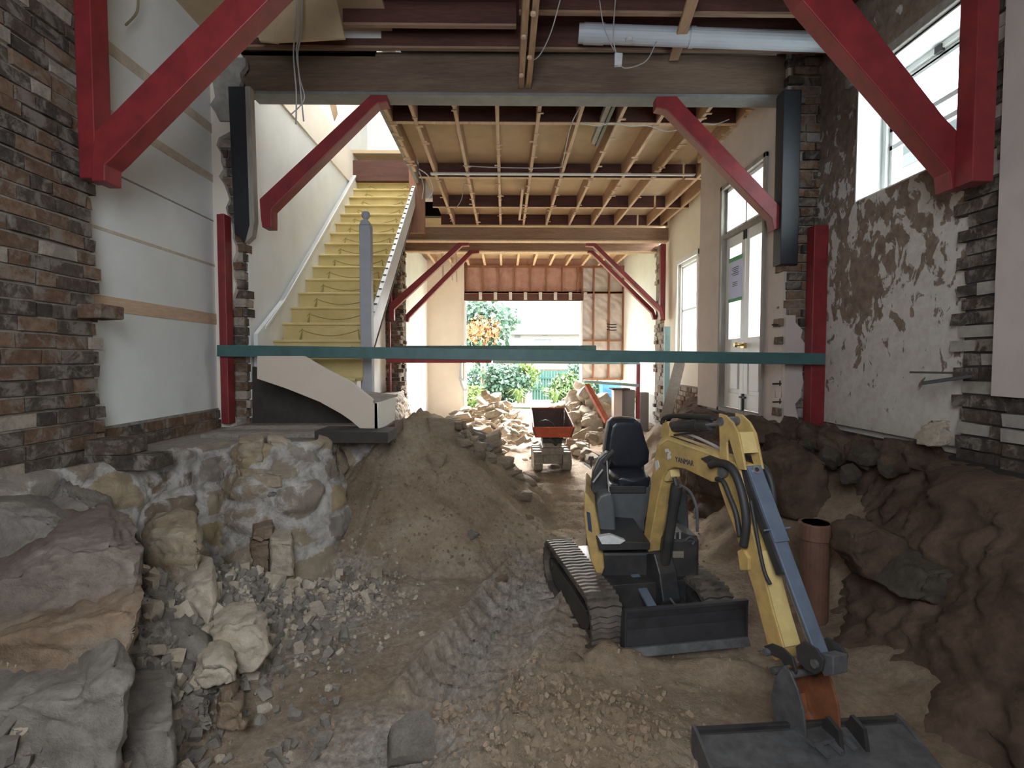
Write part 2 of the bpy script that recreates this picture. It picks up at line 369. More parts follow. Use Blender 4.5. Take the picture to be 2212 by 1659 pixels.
def hfun(X, Y):
    n = .045*fbm(X*1.3, Y*1.3, 1)+.014*fbm(X*7, Y*7, 2)+.006*fbm(X*28, Y*28, 3, 3)
    h = n*1.0
    b = bank(X, Y); d1, d2, cid = worley(X*5.5, Y*5.5, 3)
    h = h+b+sst(.02, .3, b)*(.10*(cid-.5)+.05*(d2-d1)+.07*fbm(X*6, Y*6, 5))
    # grey rubble at the foot of the pier
    g = np.exp(-(((X+1.15)/.5)**2+((Y-3.5)/.55)**2)); d1, d2, c2 = worley(X*11, Y*11, 4); h = h+g*(.05+.04*c2*(d2-d1)+.02*fbm(X*14, Y*14, 6))
    r = ridge(X, Y); lump = .055*fbm(X*3.1, Y*3.1, 7)+.03*fbm(X*9, Y*9, 9)+.012*fbm(X*30, Y*30, 10, 3)
    rills = .045*fbm(np.arctan2(Y-5.3, X+.9)*13, np.hypot(X+.9, Y-5.3)*1.5, 12)
    r = r+lump+rills
    k = .06; h = np.where(r > h, r, h)
    # right-hand bank
    rb = 1.75+.25*fbm(X*0+3, Y*.9, 13)+.10*fbm(X*3, Y*3, 14)-.12*sst(4, 7, Y)
    h = h+.75*sst(0, .95, X-rb)*(1-.75*sst(8, 10, Y))
    h = h-.12*np.exp(-(((X-1.5)/.8)**2+((Y-1.9)/.5)**2))*0
    # tread print running from the mound foot toward the camera
    ax, ay, bx, by = .42, 4.35, -.28, 2.35
    L = math.hypot(bx-ax, by-ay); ux, uy = (bx-ax)/L, (by-ay)/L
    s = (X-ax)*ux+(Y-ay)*uy; t = (X-ax)*(-uy)+(Y-ay)*ux
    w = sst(-.1, .15, s)*(1-sst(L-.15, L+.1, s))
    band = np.exp(-(t/.24)**4)*w
    tooth = np.abs(((s+.3*np.abs(t))/.15) % 1-.5)*2
    h = h+band*(.13*np.clip(tooth*1.9-.9, 0, 1)-.10+.015*fbm(X*5, Y*5, 15))+w*.075*np.exp(-((np.abs(t)-.28)/.06)**2)*(1+.6*fbm(X*8, Y*8, 16))
    band2 = np.exp(-((t-.42)/.12)**4)*w; h = h+band2*.09*np.abs((s/.11) % 1-.5)
    # travelled sand behind, with track marks
    c = np.exp(-((X-.66)/.42)**4)*sst(4.3, 5, Y)*(1-sst(9.5, 11, Y))
    h = h+c*(.05*fbm(X*4, Y*4, 17)+.012*np.sin(Y*2*PI/.10+2*np.abs(((X-.66)/.2) % 1-.5)*3)*np.exp(-((np.abs(X-.66)-.22)/.1)**2))
    # crumbly soil heap at the bottom centre
    g = np.exp(-(((X-.18)/.52)**2+((Y-2.15)/.34)**2)); d1, d2, c2 = worley(X*20, Y*20, 19)
    h = h+g*(.13+.045*(d2-d1)*c2*2+.03*fbm(X*16, Y*16, 20))
    g = np.exp(-(((X-.55)/.34)**2+((Y-2.65)/.14)**2)); h = h+g*.06*(1+fbm(X*10, Y*10, 21))
    # hollow with the buried grey stone
    g = np.exp(-(((X+.42)/.22)**2+((Y-2.08)/.12)**2)); h = h-g*.06
    # spoil pushed against the blade and the front of the tracks
    g = np.exp(-(((X-.55)/.16)**2+((Y-2.72)/.10)**2)); h = h+g*.08*(1+.5*fbm(X*9, Y*9, 22))
    g = np.exp(-(((X-1.12)/.22)**2+((Y-2.66)/.07)**2)); h = h+g*.08
    h = h*(1-sst(14.2, 15.2, Y))-.04*sst(14.2, 15.2, Y)
    return h
GZ = hfun(GX, GY)
dust = np.clip(sst(.02, .22, bank(GX, GY))*1.2+1.1*np.exp(-(((GX+1.2)/.62)**2+((GY-3.45)/.6)**2)), 0, 1)
s_ = (GX-.42)*(-.33)+(GY-4.35)*(-.944); t_ = (GX-.42)*.944+(GY-4.35)*(-.33)
dust = np.maximum(dust, .8*np.exp(-((t_+.02)/.34)**2)*sst(-.1, .2, s_)*(1-sst(1.9, 2.3, s_)))
dust = np.maximum(dust, .9*np.exp(-(((GX+.45)/.42)**2+((GY-2.15)/.3)**2)))
dust = np.clip(dust+.55*fbm(GX*4, GY*4, 30)*sst(.05, .5, dust), 0, 1)
dust = dust*(1-sst(.08, .2, ridge(GX, GY)))*(1-sst(1.5, 1.9, GX))
ground = gridmesh('floor', GX, GY, GZ, ['sand'], {'dust': dust}, 'structure')
def gz(x, y):
    i = min(max(int(np.searchsorted(ys, y))-1, 0), len(ys)-2); fx = (x-xs[0])/(xs[1]-xs[0]); j = min(max(int(fx), 0), len(xs)-2); fx = min(max(fx-j, 0), 1); fy = min(max((y-ys[i])/(ys[i+1]-ys[i]), 0), 1)
    return float((GZ[i, j]*(1-fx)+GZ[i, j+1]*fx)*(1-fy)+(GZ[i+1, j]*(1-fx)+GZ[i+1, j+1]*fx)*fy)
BK = bank(GX, GY)
def bankz(x, y):
    i = min(max(int(np.searchsorted(ys, y))-1, 0), len(ys)-1); j = min(max(int((x-xs[0])/(xs[1]-xs[0])), 0), len(xs)-1); return float(BK[i, j])
# ------------------------------------------------------------------ foundation faces (rubble masonry)
def reliefwall(name, path, z0, z1, amp=.07, cell=3.0, batter=0, rag=.04, seed=1, mats=('stonewall',), du=.025, flip=False, mort=1.0, ztop=None, step=None, sharp=.8):
    pts = [Vector((x, y)) for x, y in path]; U = [0]
    for a, b in zip(pts, pts[1:]): U.append(U[-1]+(b-a).length)
    n = int(U[-1]/du)+1; u = np.linspace(0, U[-1], n)
    px = np.interp(u, U, [p.x for p in pts]); py = np.interp(u, U, [p.y for p in pts])
    k = 9; ker = np.ones(k)/k
    sx = np.convolve(np.pad(px, k//2, 'edge'), ker, 'valid'); sy = np.convolve(np.pad(py, k//2, 'edge'), ker, 'valid')
    tx, ty = np.gradient(sx), np.gradient(sy); l = np.hypot(tx, ty)+1e-9; nx, ny = ty/l, -tx/l
    m = int((z1-z0)/du)+1; v = np.linspace(0, 1, m)
    UU, VV = np.meshgrid(u, v); top = z1+rag*fbm(u*4, u*0, seed+40) if ztop is None else ztop(u)
    Z = z0+VV*(top[None, :]-z0)
    d1, d2, cid = worley(UU*cell*.75+.3*fbm(UU*3, Z*3, seed), Z*cell*1.35, seed)
    edge = d2-d1; dome = np.minimum(edge*2.4, 1)
    D = amp*(dome*sharp+.7*(cid-.5)*min(sharp*1.3, 1))+amp*.55*fbm(UU*3, Z*3, seed+1)+amp*.25*fbm(UU*12, Z*12, seed+2)+batter*(1-VV)
    D = D+amp*.5*np.abs(fbm(UU*5, Z*7, seed+8))+amp*.12*fbm(UU*30, Z*30, seed+4)
    if sharp < .3: D = D+.11*np.abs(fbm(UU*2.2, Z*2.6, seed+12, 5))+.03*fbm(UU*9, Z*9, seed+13, 4)
    D = D-amp*.7*np.exp(-((VV-1)/.015)**2)
    mortar = np.clip(mort*(1-sst(.05, .22, edge))+.5*mort*fbm(UU*2.2, Z*2.2, seed+5), 0, 1)
    return gridmesh(name, sx[None, :]+nx[None, :]*D, sy[None, :]+ny[None, :]*D, Z, list(mats), {'stone': cid, 'mortar': mortar}, 'structure', flip=flip)
LP = [(-2.50, .9), (-2.44, 3.0), (-2.28, 3.55), (-2.16, 4.05), (-2.02, 4.0), (-1.82, 3.86), (-1.50, 3.92), (-1.44, 4.25), (-1.50, 4.72), (-1.18, 4.80), (-1.14, 5.3), (-1.4, 6), (-1.7, 8), (-2.1, 11.0)]
# normal of the path points to the pit (right of the travel direction)
reliefwall('wall_left_footing', LP, -.1, 1.02, amp=.085, cell=3.3, batter=.24, seed=3, sharp=.45, mort=1.25, du=.02)
g = MB()
ring = [(-3.0, .9, 1.0)]+[(x-.02, y+.03, 1.0) for x, y in LP]+[(-3.0, 11.0, 1.0)]
g.prism(ring, (0, 0, -.12)); g.build('floor_ledge_left', ['mortar'], kind='structure')
RP = [(0, 0), (0, 0), (3.3, 9.2), (3.05, 8.6), (2.95, 7.3), (2.55, 7.1), (2.5, 6.0), (2.45, 5.2), (2.72, 4.6), (2.76, 3.6), (2.6, 3.0), (2.5, 2.2), (2.6, 1.2), (2.6, .5)]
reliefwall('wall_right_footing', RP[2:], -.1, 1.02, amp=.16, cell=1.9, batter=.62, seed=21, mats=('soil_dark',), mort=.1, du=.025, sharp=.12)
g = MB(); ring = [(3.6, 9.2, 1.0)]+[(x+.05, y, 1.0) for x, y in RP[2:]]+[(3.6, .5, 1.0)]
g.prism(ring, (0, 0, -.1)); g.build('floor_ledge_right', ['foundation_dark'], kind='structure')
# ------------------------------------------------------------------ plain wall pieces with holes
def wallx(mb, xf, xb, y0, y1, z0, z1, holes=(), m=0):
    ysx = sorted({y0, y1, *[h[0] for h in holes], *[h[1] for h in holes]}); zs = sorted({z0, z1, *[h[2] for h in holes], *[h[3] for h in holes]})
    for a, b in zip(ysx, ysx[1:]):
        for c, d in zip(zs, zs[1:]):
            if any(h[0] <= a and b <= h[1] and h[2] <= c and d <= h[3] for h in holes): continue
            mb.box(min(xf, xb), max(xf, xb), a, b, c, d, m)
def brickwork(mb, o, u, n, L, z0, z1, jag=(0, 0), prot=.014, th=.11, slab=.25, c0=1, bl=.23, gap=0, pale=.06, rnd=random):
    o, u, n = Vector(o), Vector(u), Vector(n); z = z0; k = 0
    T = Matrix(((u.x, n.x, 0, o.x), (u.y, n.y, 0, o.y), (0, 0, 1, 0), (0, 0, 0, 1)))
    if slab: mb.box(0, L, -slab, -.012, z0, z1, 0, T)
    while z < z1-.03:
        hh = min(.076, z1-z); x = -(bl+.01)*(.5 if k % 2 else 0)+rnd.uniform(-.02, .02)
        if jag[0]: x0 = -rnd.uniform(0, jag[0])
        else: x0 = 0
        xe = L+(rnd.uniform(0, jag[1]) if jag[1] else 0)
        while x < xe-.02:
            l = bl*(rnd.choice((1, 1, 1, .5, .95))); a, b = max(x, x0), min(x+l, xe)
            if b-a > .03 and rnd.random() > gap:
                w = rnd.random(); mi = c0+(4 if w < pale else rnd.choice((0, 0, 1, 2, 3, 1)))
                mb.box(a, b, -th, rnd.uniform(-.3, 1)*prot, z+.004, z+hh, mi, T, j=.004)
            x += l+.011
        z += .086; k += 1
# ---- left: bare brick pier, then plaster, then the nib and the stair wall
b = MB(); brickwork(b, (-2.55, .2, 0), (0, 1, 0), (1, 0, 0), 3.16, 1.0, 4.6, jag=(0, .05), prot=.02)
b.build('wall_left_brick', BR, kind='structure')
b = MB(); wallx(b, -2.68, -2.95, 3.3, 5.08, 1.17, 4.7)
b.build('wall_left_plaster', ['white_plaster'], kind='structure', bevel=.004)
b = MB(); brickwork(b, (-2.66, 3.36, 0), (0, 1, 0), (1, 0, 0), 1.7, 1.0, 1.18, prot=.012)
b.build('wall_left_brick_base', BR, kind='structure')
# stained strips left on the plaster
for k, (h, w, m, e) in enumerate(((2.12, .085, 'stain_strip', .006), (1.67, .07, 'stain_strip', .006), (1.285, .012, 'grey_render', .003), (.877, .022, 'stain_strip', .004), (.385, .10, 'pale_edge', .008))):
    b = MB(); b.box(-2.68, -2.68+e, 3.42, 5.03, EYE+h-w/2, EYE+h+w/2); b.build('trim_%d' % (k+1), [m], kind='structure')
# nib between near and middle room (left)
b = MB(); brickwork(b, (-2.68, 5.05, 0), (1, 0, 0), (0, -1, 0), .235, 1.0, 4.45, jag=(0, .06), prot=.03, slab=.3, th=.13, pale=.25)
brickwork(b, (-2.44, 5.06, 0), (0, 1, 0), (1, 0, 0), .25, 1.0, 4.3, prot=.02, slab=.1)
b.build('wall_left_nib', BR, kind='structure')
def ragged(name, axis_pts, thick, mat, seed, amp=.03, du=.05, horizontal=None):
    """broken plaster edge: a sheet between two ragged vertical edges; axis_pts = [(p0(z), p1(z)) at successive z]"""
    rnd = random.Random(seed); b = MB(); R = []
    for (p, q, a0, a1) in axis_pts:
        p, q = Vector(p), Vector(q); d = (q-p).normalized()
        R.append((p+d*rnd.uniform(-amp, amp)*a0, q+d*rnd.uniform(-amp, amp)*a1))
    t = Vector(thick)
    for (a, c), (e, f) in zip(R, R[1:]): b.prism([a, c, f, e], t)
    return b.build(name, [mat], kind='structure')
zz = [1.0+.07*k for k in range(50)]
ragged('wall_left_nib_plaster', [((-2.68, 5.0, z), (-2.56+.07*math.sin(z*3)+(.13 if z > 3.7 else 0), 5.0, z), 0, 1) for z in zz], (0, .06, 0), 'cream_plaster', 5)
ragged('wall_left_nib_render', [((-2.62, 4.97, z), (-2.40+.05*math.sin(z*9), 4.97, z), 1, 1) for z in zz if 3.75 < z < 4.4], (0, .06, 0), 'grey_render', 6, amp=.05)
b = MB(); wallx(b, -2.42, -2.9, 5.12, 11.0, 1.0, 4.40); b.build('wall_left_stair', ['white_plaster'], kind='structure')
b = MB(); wallx(b, -2.40, -2.9, 5.12, 9.9, 4.40, 4.92); b.build('wall_left_stair_band', ['cream_plaster'], kind='structure')
b = MB(); wallx(b, -2.42, -2.9, 5.12, 9.9, 4.92, 7.0); b.box(-2.9, -.9, 9.6, 9.8, 4.5, 7.0); b.box(-1.24, -1.1, 5.0, 9.6, 4.75, 7.0); b.box(-2.9, -1.1, 4.9, 5.1, 4.5, 7.0); b.box(-2.9, -1.1, 4.9, 6.4, 6.9, 7.0); b.box(-2.9, -1.1, 8.0, 9.8, 6.9, 7.0); b.box(-2.9, -2.2, 6.4, 8.0, 6.9, 7.0); b.box(-1.4, -1.1, 6.4, 8, 6.9, 7.0)
b.build('wall_upper_stairwell', ['white_plaster'], kind='structure')
# ---- right: near plaster with window, peeling
b = MB(); WIN = (3.18, 4.51, 2.95, 3.93)
wallx(b, 2.95, 3.35, 3.25, 5.1, 1.06, 4.75, [WIN]); b.box(3.02, 3.35, 3.25, 5.1, .8, 1.07); b.build('wall_right_peeling', ['peeling_plaster'], kind='structure')
b = MB(); wallx(b, 2.78, 3.4, .2, 3.0, 1.42, 4.75); b.build('wall_right_near', ['pink_plaster'], kind='structure')
b = MB(); brickwork(b, (2.9, 3.34, 0), (0, -1, 0), (-1, 0, 0), .42, .9, 4.6, jag=(.09, 0), prot=.03, slab=.2); brickwork(b, (2.86, 3.0, 0), (0, -1, 0), (-1, 0, 0), 2.8, .9, 1.42, prot=.03, slab=.3)
b.build('wall_right_broken_brick', ['foundation_dark', 'grey_render', 'brick_d', 'brick_b', 'brick_d', 'grey_render'], kind='structure')
b = MB(); brickwork(b, (2.68, 5.04, 0), (1, 0, 0), (0, -1, 0), .3, 1.0, 4.7, jag=(.07, 0), prot=.035, slab=.3, th=.13, pale=.3)
b.build('wall_right_nib', ['mortar', 'brick_b', 'brick_d', 'brick_a', 'grey_render', 'brick_c'], kind='structure')
ragged('wall_right_nib_plaster', [((2.65, 5.0, z), (2.80+.05*math.sin(z*5), 5.0, z), 0, 1) for z in zz if z < 2.1] , (0, .05, 0), 'pink_plaster', 9, amp=.04)
b = MB(); DOOR = (5.40, 6.53, 1.0, 3.72)
wallx(b, 2.65, 3.1, 5.06, 7.26, 1.0, 4.5, [DOOR]); b.build('wall_right_door_bay', ['pink_plaster'], kind='structure')
b = MB(); FW = (9.05, 10.05, 1.72, 3.42)
wallx(b, 3.27, 3.6, 7.2, 10.9, 1.16, 4.5, [FW]); b.build('wall_right_recess', ['cream_plaster'], kind='structure')
b = MB(); brickwork(b, (3.25, 10.8, 0), (0, -1, 0), (-1, 0, 0), 3.5, .3, 1.18, prot=.03); brickwork(b, (2.63, 7.26, 0), (0, -1, 0), (-1, 0, 0), .75, .9, 1.02, prot=.02); brickwork(b, (2.63, 6.5, 0), (0, -1, 0), (-1, 0, 0), 1.4, .8, 1.02, prot=.02)
b.build('wall_right_brick_base', ['mortar', 'brick_pale', 'brick_c', 'brick_a', 'brick_pale', 'brick_pale'], kind='structure')
# ---- broken cross wall at the far opening
for sx, nm in ((-1, 'wall_far_left_jamb'), (1, 'wall_far_right_jamb')):
    b = MB()
    if sx < 0: brickwork(b, (-2.5, 10.9, 0), (1, 0, 0), (0, -1, 0), .30, .0, 4.1, jag=(0, .17), prot=.03, slab=.8, th=.2); brickwork(b, (-2.2, 10.9, 0), (0, 1, 0), (1, 0, 0), .8, 0, 4.1, prot=.07, slab=.1, jag=(0, .1))
    else: brickwork(b, (3.32, 10.9, 0), (1, 0, 0), (0, -1, 0), .3, .6, 4.1, jag=(.15, 0), prot=.03, slab=.8, th=.2, pale=.5); brickwork(b, (3.34, 11.7, 0), (0, -1, 0), (-1, 0, 0), .8, 0, 4.1, prot=.07, slab=.05, pale=.5)
    b.build(nm, ['mortar', 'brick_a', 'brick_b', 'brick_c', 'brick_d', 'brick_pale'] if sx < 0 else ['mortar', 'brick_pale', 'grey_render', 'brick_b', 'brick_c', 'brick_pale'], kind='structure')
b = MB(); b.box(-2.5, -2.16, 11.75, 15.0, -.1, 4.4); b.build('wall_left_rear_room', ['white_plaster'], kind='structure')
b = MB(); b.box(-2.5, -1.13, 15.0, 15.3, -.1, 5); b.build('wall_rear_left', ['cream_plaster'], kind='structure')
b = MB(); wallx(b, 3.37, 3.7, 11.7, 15.3, .85, 4.5); b.build('wall_right_rear_room', ['white_plaster'], kind='structure')
b = MB(); wallx(b, 3.37, 3.7, 11.7, 13.4, -.1, .85); b.build('wall_right_rear_base', ['concrete'], kind='structure')
# rear stud wall with exposed insulation over and beside the opening
OT = 3.30
st = MB(); st.box(-1.13, 2.17, 15.16, 15.2, OT+.26, 4.5); o = st.build('wall_rear_insulation', ['batt'], kind='structure')
st = MB(); st.box(2.17, 3.5, 15.16, 15.2, 1.08, 4.5); o = st.build('wall_rear_sarking', ['foil'], kind='structure')
for k in range(6):
    x = 2.25+k*.2
fr = MB()
for k in range(9): x = -1.06+.447*k; fr.box(x-.02, x+.02, 15.06, 15.15, (OT+.26 if x < 2.1 else 1.08), 4.3)
for x in (2.19, 2.95, 3.36): fr.box(x-.025, x+.025, 15.06, 15.15, 1.08, 4.3)
for z in (4.27, OT+.24, 3.55, 2.2, 1.1):
    fr.box(-1.13 if z > OT else 2.17, 3.4, 15.07, 15.14, z-.025, z+.025)
fr.build('wall_rear_studs', ['stud_wood'], kind='structure')
b = MB(); b.box(-1.13, 2.2, 15.0, 15.1, OT, OT+.2)
for k in range(8): b.box(-.72+k*.42, -.63+k*.42, 14.97, 15.0, OT+.03, OT+.24, 1)
b.build('wall_rear_lintel', ['red_timber', 'foil'], kind='structure')
b = MB(); b.box(-1.14, -1.08, 14.95, 15.15, .0, OT); b.box(2.13, 2.19, 14.95, 15.15, 1.0, OT); b.build('trim_rear_opening', ['white_paint'], kind='structure')
b = MB(); b.box(-3, 4, 15.2, 15.35, 4.45, 7); b.build('wall_rear_upper', ['batt'], kind='structure')
# ---- ceilings (floorboards overhead)
b = MB(); b.box(-1.25, 3.5, 5.2, 10.9, 4.50, 4.54); b.box(-2.5, 3.6, 10.9, 15.3, 4.50, 4.54); b.box(-2.6, -1.2, 8.6, 9.8, 4.9, 4.95)
ceil = b.build('ceiling', ['ply'], kind='structure')
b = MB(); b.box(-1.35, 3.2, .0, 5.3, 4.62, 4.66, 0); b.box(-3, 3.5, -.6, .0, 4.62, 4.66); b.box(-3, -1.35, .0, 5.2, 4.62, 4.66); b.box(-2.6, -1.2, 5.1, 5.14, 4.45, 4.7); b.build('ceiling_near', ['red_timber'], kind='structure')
b = MB(); b.box(-3, -1.0, 2.2, 4.9, 4.56, 4.6); b.build('ceiling_boards', ['ply'], kind='structure')
# roof slab over everything but the stairwell, and the street-side wall behind the camera
b = MB(); b.box(-3.4, 4, -.8, 4.9, 4.9, 5); b.box(-1.1, 4, 4.9, 15.5, 4.9, 5); b.box(-3.4, -1.1, 9.8, 15.5, 4.95, 5.05); b.build('ceiling_upper', ['foundation_dark'], kind='structure')
b = MB()
b.box(-3, -1.0, -.7, -.5, -.2, 4.9); b.box(.5, 3.5, -.7, -.5, -.2, 4.9); b.box(-1.0, .5, -.7, -.5, 3.35, 4.9); b.box(-1.0, .5, -.7, -.5, -.2, 1.75)
b.box(-3.1, -2.95, -.7, 5, -.2, 4.9); b.box(3.35, 3.5, -.7, 3.2, -.2, 4.9); b.box(3.4, 3.6, .2, 10.9, -.2, 1.1); b.box(-3.1, -2.9, 5, 15.3, -.2, 7.0)
b.build('wall_front', ['brick_d'], kind='structure')
b = MB(); b.box(-4, 5, -3, .8, -.3, -.05); b.build('floor_front', ['foundation_dark'], kind='structure')
# ------------------------------------------------------------------ windows and doors in the right wall
def sash_window(name, x, y0, y1, z0, z1, mid, pane='window_glass', depth=.10, fw=.05, mull=None):
    o = empty(name, (x, y0, z0)); o['kind'] = 'structure'
    def loc(mb): mb.v = [(v[0]-x, v[1]-y0, v[2]-z0) for v in mb.v]; return mb
    f = MB(); f.box(x, x+depth, y0, y0+fw, z0, z1); f.box(x, x+depth, y1-fw, y1, z0, z1); f.box(x, x+depth, y0, y1, z1-fw, z1); f.box(x-.02, x+depth, y0, y1, z0, z0+fw)
    loc(f).build('window_frame', ['white_paint'], o, bevel=.004)
    s = MB(); a, b2 = y0+fw, y1-fw
    for zz_ in mid: s.box(x+.03, x+.07, a, b2, zz_-.02, zz_+.02)
    for q in (a, b2-.035): s.box(x+.03, x+.07, q, q+.035, z0+fw, z1-fw)
    s.box(x+.03, x+.07, a, b2, z0+fw, z0+fw+.05); s.box(x+.03, x+.07, a, b2, z1-fw-.04, z1-fw)
    if mull: s.box(x+.035, x+.065, mull-.012, mull+.012, z0+fw, z1-fw)
    loc(s).build('sash', ['white_paint'], o, bevel=.003)
    g = MB(); g.box(x+.045, x+.05, a, b2, z0+fw, z1-fw, 0)
    loc(g).build('window_pane', [pane], o)
    return o
w = sash_window('window_1', 3.16, 3.16, 4.5, 2.95, 3.93, (3.373, 3.52, 3.84))
l = MB()
q = P(1993, 145, X=3.19)
l.box(-.03, .0, -.03, .03, 0, .05); l.tube([(0, 0, .05), (-.02, .02, .1)], .008, 6); lo = l.build('window_latch', ['iron'], w); lo.location = (3.18-3.16, 3.93-3.16, 3.86-2.95)
b = MB(); b.box(2.96, 3.16, 3.18, 4.51, 2.945, 2.965); b.build('trim_6', ['white_paint'], kind='structure')      # painted reveal
b = MB(); b.box(2.95, 3.2, 4.495, 4.515, 2.95, 3.93); b.box(2.95, 3.2, 3.18, 4.5, 3.92, 3.94); b.build('trim_7', ['white_plaster'], kind='structure')
b = MB(); b.box(2.91, 2.96, 3.2, 4.62, 3.94, 4.02); b.build('trim_8', ['grey_render'], kind='structure', bevel=.01)
w3 = sash_window('window_2', 3.30, 9.05, 10.05, 1.72, 3.42, (2.55,), mull=None)
b = MB(); b.box(3.25, 3.28, 8.98, 9.05, 1.7, 3.5); b.box(3.25, 3.28, 10.05, 10.12, 1.7, 3.5); b.box(3.24, 3.28, 8.98, 10.12, 3.42, 3.5); b.build('trim_9', ['white_paint'], kind='structure')
# french doors with a transom light
D = empty('door_1', (2.66, 5.40, 1.0)); D['kind'] = 'structure'
def dl(mb): mb.v = [(v[0]-2.66, v[1]-5.40, v[2]-1.0) for v in mb.v]; return mb
f = MB()
for a, c in ((5.40, 5.45), (6.48, 6.53)): f.box(2.62, 2.76, a, c, 1.0, 3.72)
f.box(2.62, 2.76, 5.4, 6.53, 3.67, 3.72); f.box(2.64, 2.76, 5.45, 6.48, 3.08, 3.13); f.box(2.62, 2.76, 5.4, 6.53, 1.0, 1.06)
dl(f).build('door_frame', ['grey_wood'], D, bevel=.004)
for k, (a, c) in enumerate(((5.45, 5.965), (5.965, 6.48))):
    s = MB(); x0, x1 = 2.69, 2.73
    s.box(x0, x1, a+.005, a+.10, 1.07, 3.08); s.box(x0, x1, c-.10, c-.005, 1.07, 3.08)
    for z0, z1 in ((1.07, 1.24), (1.70, 1.88), (2.96, 3.08)): s.box(x0, x1, a+.1, c-.1, z0, z1)
    s.box(x0+.012, x1-.01, a+.1, c-.1, 1.24, 1.70)
    lf = dl(s).build('door_leaf', ['white_paint'], D, bevel=.004)
    s = MB(); s.box(x0-.004, x0+.012, a+.15, c-.15, 1.29, 1.65); dl(s).build('door_panel', ['white_paint'], lf, bevel=.003)
    s = MB(); s.box(x0+.015, x0+.02, a+.1, c-.1, 1.88, 2.96); dl(s).build('door_pane', ['window_glass'], lf)
s = MB(); s.box(2.68, 2.74, 5.45, 6.48, 3.13, 3.17); s.box(2.68, 2.74, 5.45, 6.48, 3.63, 3.67); s.box(2.68, 2.74, 5.45, 5.49, 3.13, 3.67); s.box(2.68, 2.74, 6.44, 6.48, 3.13, 3.67); s.box(2.69, 2.73, 5.95, 5.98, 3.17, 3.63)
dl(s).build('transom_frame', ['white_paint'], D)
s = MB(); s.box(2.70, 2.705, 5.49, 6.44, 3.17, 3.63); dl(s).build('transom_pane', ['window_glass'], D)
s = MB(); s.box(2.66, 2.695, 5.90, 5.99, 1.76, 1.82); s.tube([(2.66, 5.95, 1.8), (2.60, 5.95, 1.8)], .014, 8); s.tube([(2.60, 5.95, 1.8), (2.575, 5.95, 1.8)], [.03, .022], 10)
dl(s).build('door_lock', ['brass'], D)
for y in (5.94, 5.99): s = MB(); s.box(2.675, 2.69, y-.008, y+.008, 2.98, 3.16); dl(s).build('door_bolt', ['iron'], D)
s = MB(); s.box(2.665, 2.69, 5.93, 5.96, 1.0, 1.25); s.box(2.665, 2.69, 5.88, 6.01, 1.2, 1.22); dl(s).build('door_bolt', ['iron'], D)
# notice taped to the far door leaf
n = empty('paper_notice', (2.684, 6.20, 2.36)); tag(n, 'pale blue printed notice held by green tape on the left glass of the french doors', 'notice')
s = MB(); s.box(-.002, .0, -.17, .17, -.02, .44); s.build('sheet', ['paper'], n)
s = MB(); s.box(-.004, -.001, -.18, .18, .42, .47); s.build('tape', ['green_tape'], n); s = MB(); s.box(-.004, -.001, -.18, .18, -.05, -.01); s.build('tape', ['green_tape'], n)
s = MB(); rr = random.Random(3)
for k in range(5): s.box(-.004, -.002, -.10+rr.uniform(0, .04), .06+rr.uniform(0, .05), .34-k*.022, .35-k*.022)
for k in range(3): s.box(-.004, -.002, -.06, .07, .17-k*.02, .178-k*.02)
s.build('printed_lines', ['ink'], n)
# neighbouring house seen through the side windows
b = MB(); b.box(5.2, 5.5, 5.3, 11.5, -.2, 4.3); b.box(5.0, 5.7, 5.2, 11.6, 4.3, 4.42); nb = b.build('neighbour_house', ['weatherboard']); tag(nb, 'white weatherboard neighbouring house seen through the french doors', 'house')
b = MB(); b.prism([(7.2, 1.4, 3.4), (6.6, 1.4, 3.9), (9, 1.4, 5.6)], (0, 6, 0)); b.box(6.9, 7.2, 1.4, 7.4, 1, 3.5); nb = b.build('neighbour_eave', ['house_wall']); tag(nb, 'pale eave of a neighbouring roof outside the high window', 'roof')
# ------------------------------------------------------------------ timbers
def beamY(name, mb, mats, label, cat, group=None, bevel=.004):
    o = mb.build(name, mats, bevel=bevel, seg=1); return tag(o, label, cat, group)
b = MB(); b.box(-2.45, 2.86, 5.1, 5.25, 4.115, 4.49); beamY('timber_beam', b, ['dark_beam'], 'deep dark stained timber beam crossing between the two black posts', 'beam')
b = MB(); b.box(-2.36, 2.72, 5.06, 5.27, 4.085, 4.113); beamY('packing_plate', b, ['plate_grey'], 'thin grey plate running along the underside of the deep dark beam', 'plate')
b = MB(); b.box(-1.98, 3.3, 10.70, 10.86, 4.03, 4.27); beamY('timber_beam', b, ['pine_x'], 'pale brown timber beam across the far end of the middle room', 'beam')
b = MB(); b.box(-2.15, 3.37, 11.68, 11.8, 4.02, 4.2); beamY('timber_beam', b, ['pine_x'], 'second thinner pale beam just behind the far crossing beam', 'beam')
b = MB(); b.box(-2.15, 3.37, 11.66, 11.84, 3.985, 4.015); beamY('packing_plate', b, ['pale_edge'], 'pale strip under the second far crossing beam', 'plate')
b = MB(); b.box(-1.98, 3.3, 10.68, 10.88, 4.0, 4.027); beamY('packing_plate', b, ['pale_edge'], 'pale strip under the far crossing beam of the middle room', 'plate')
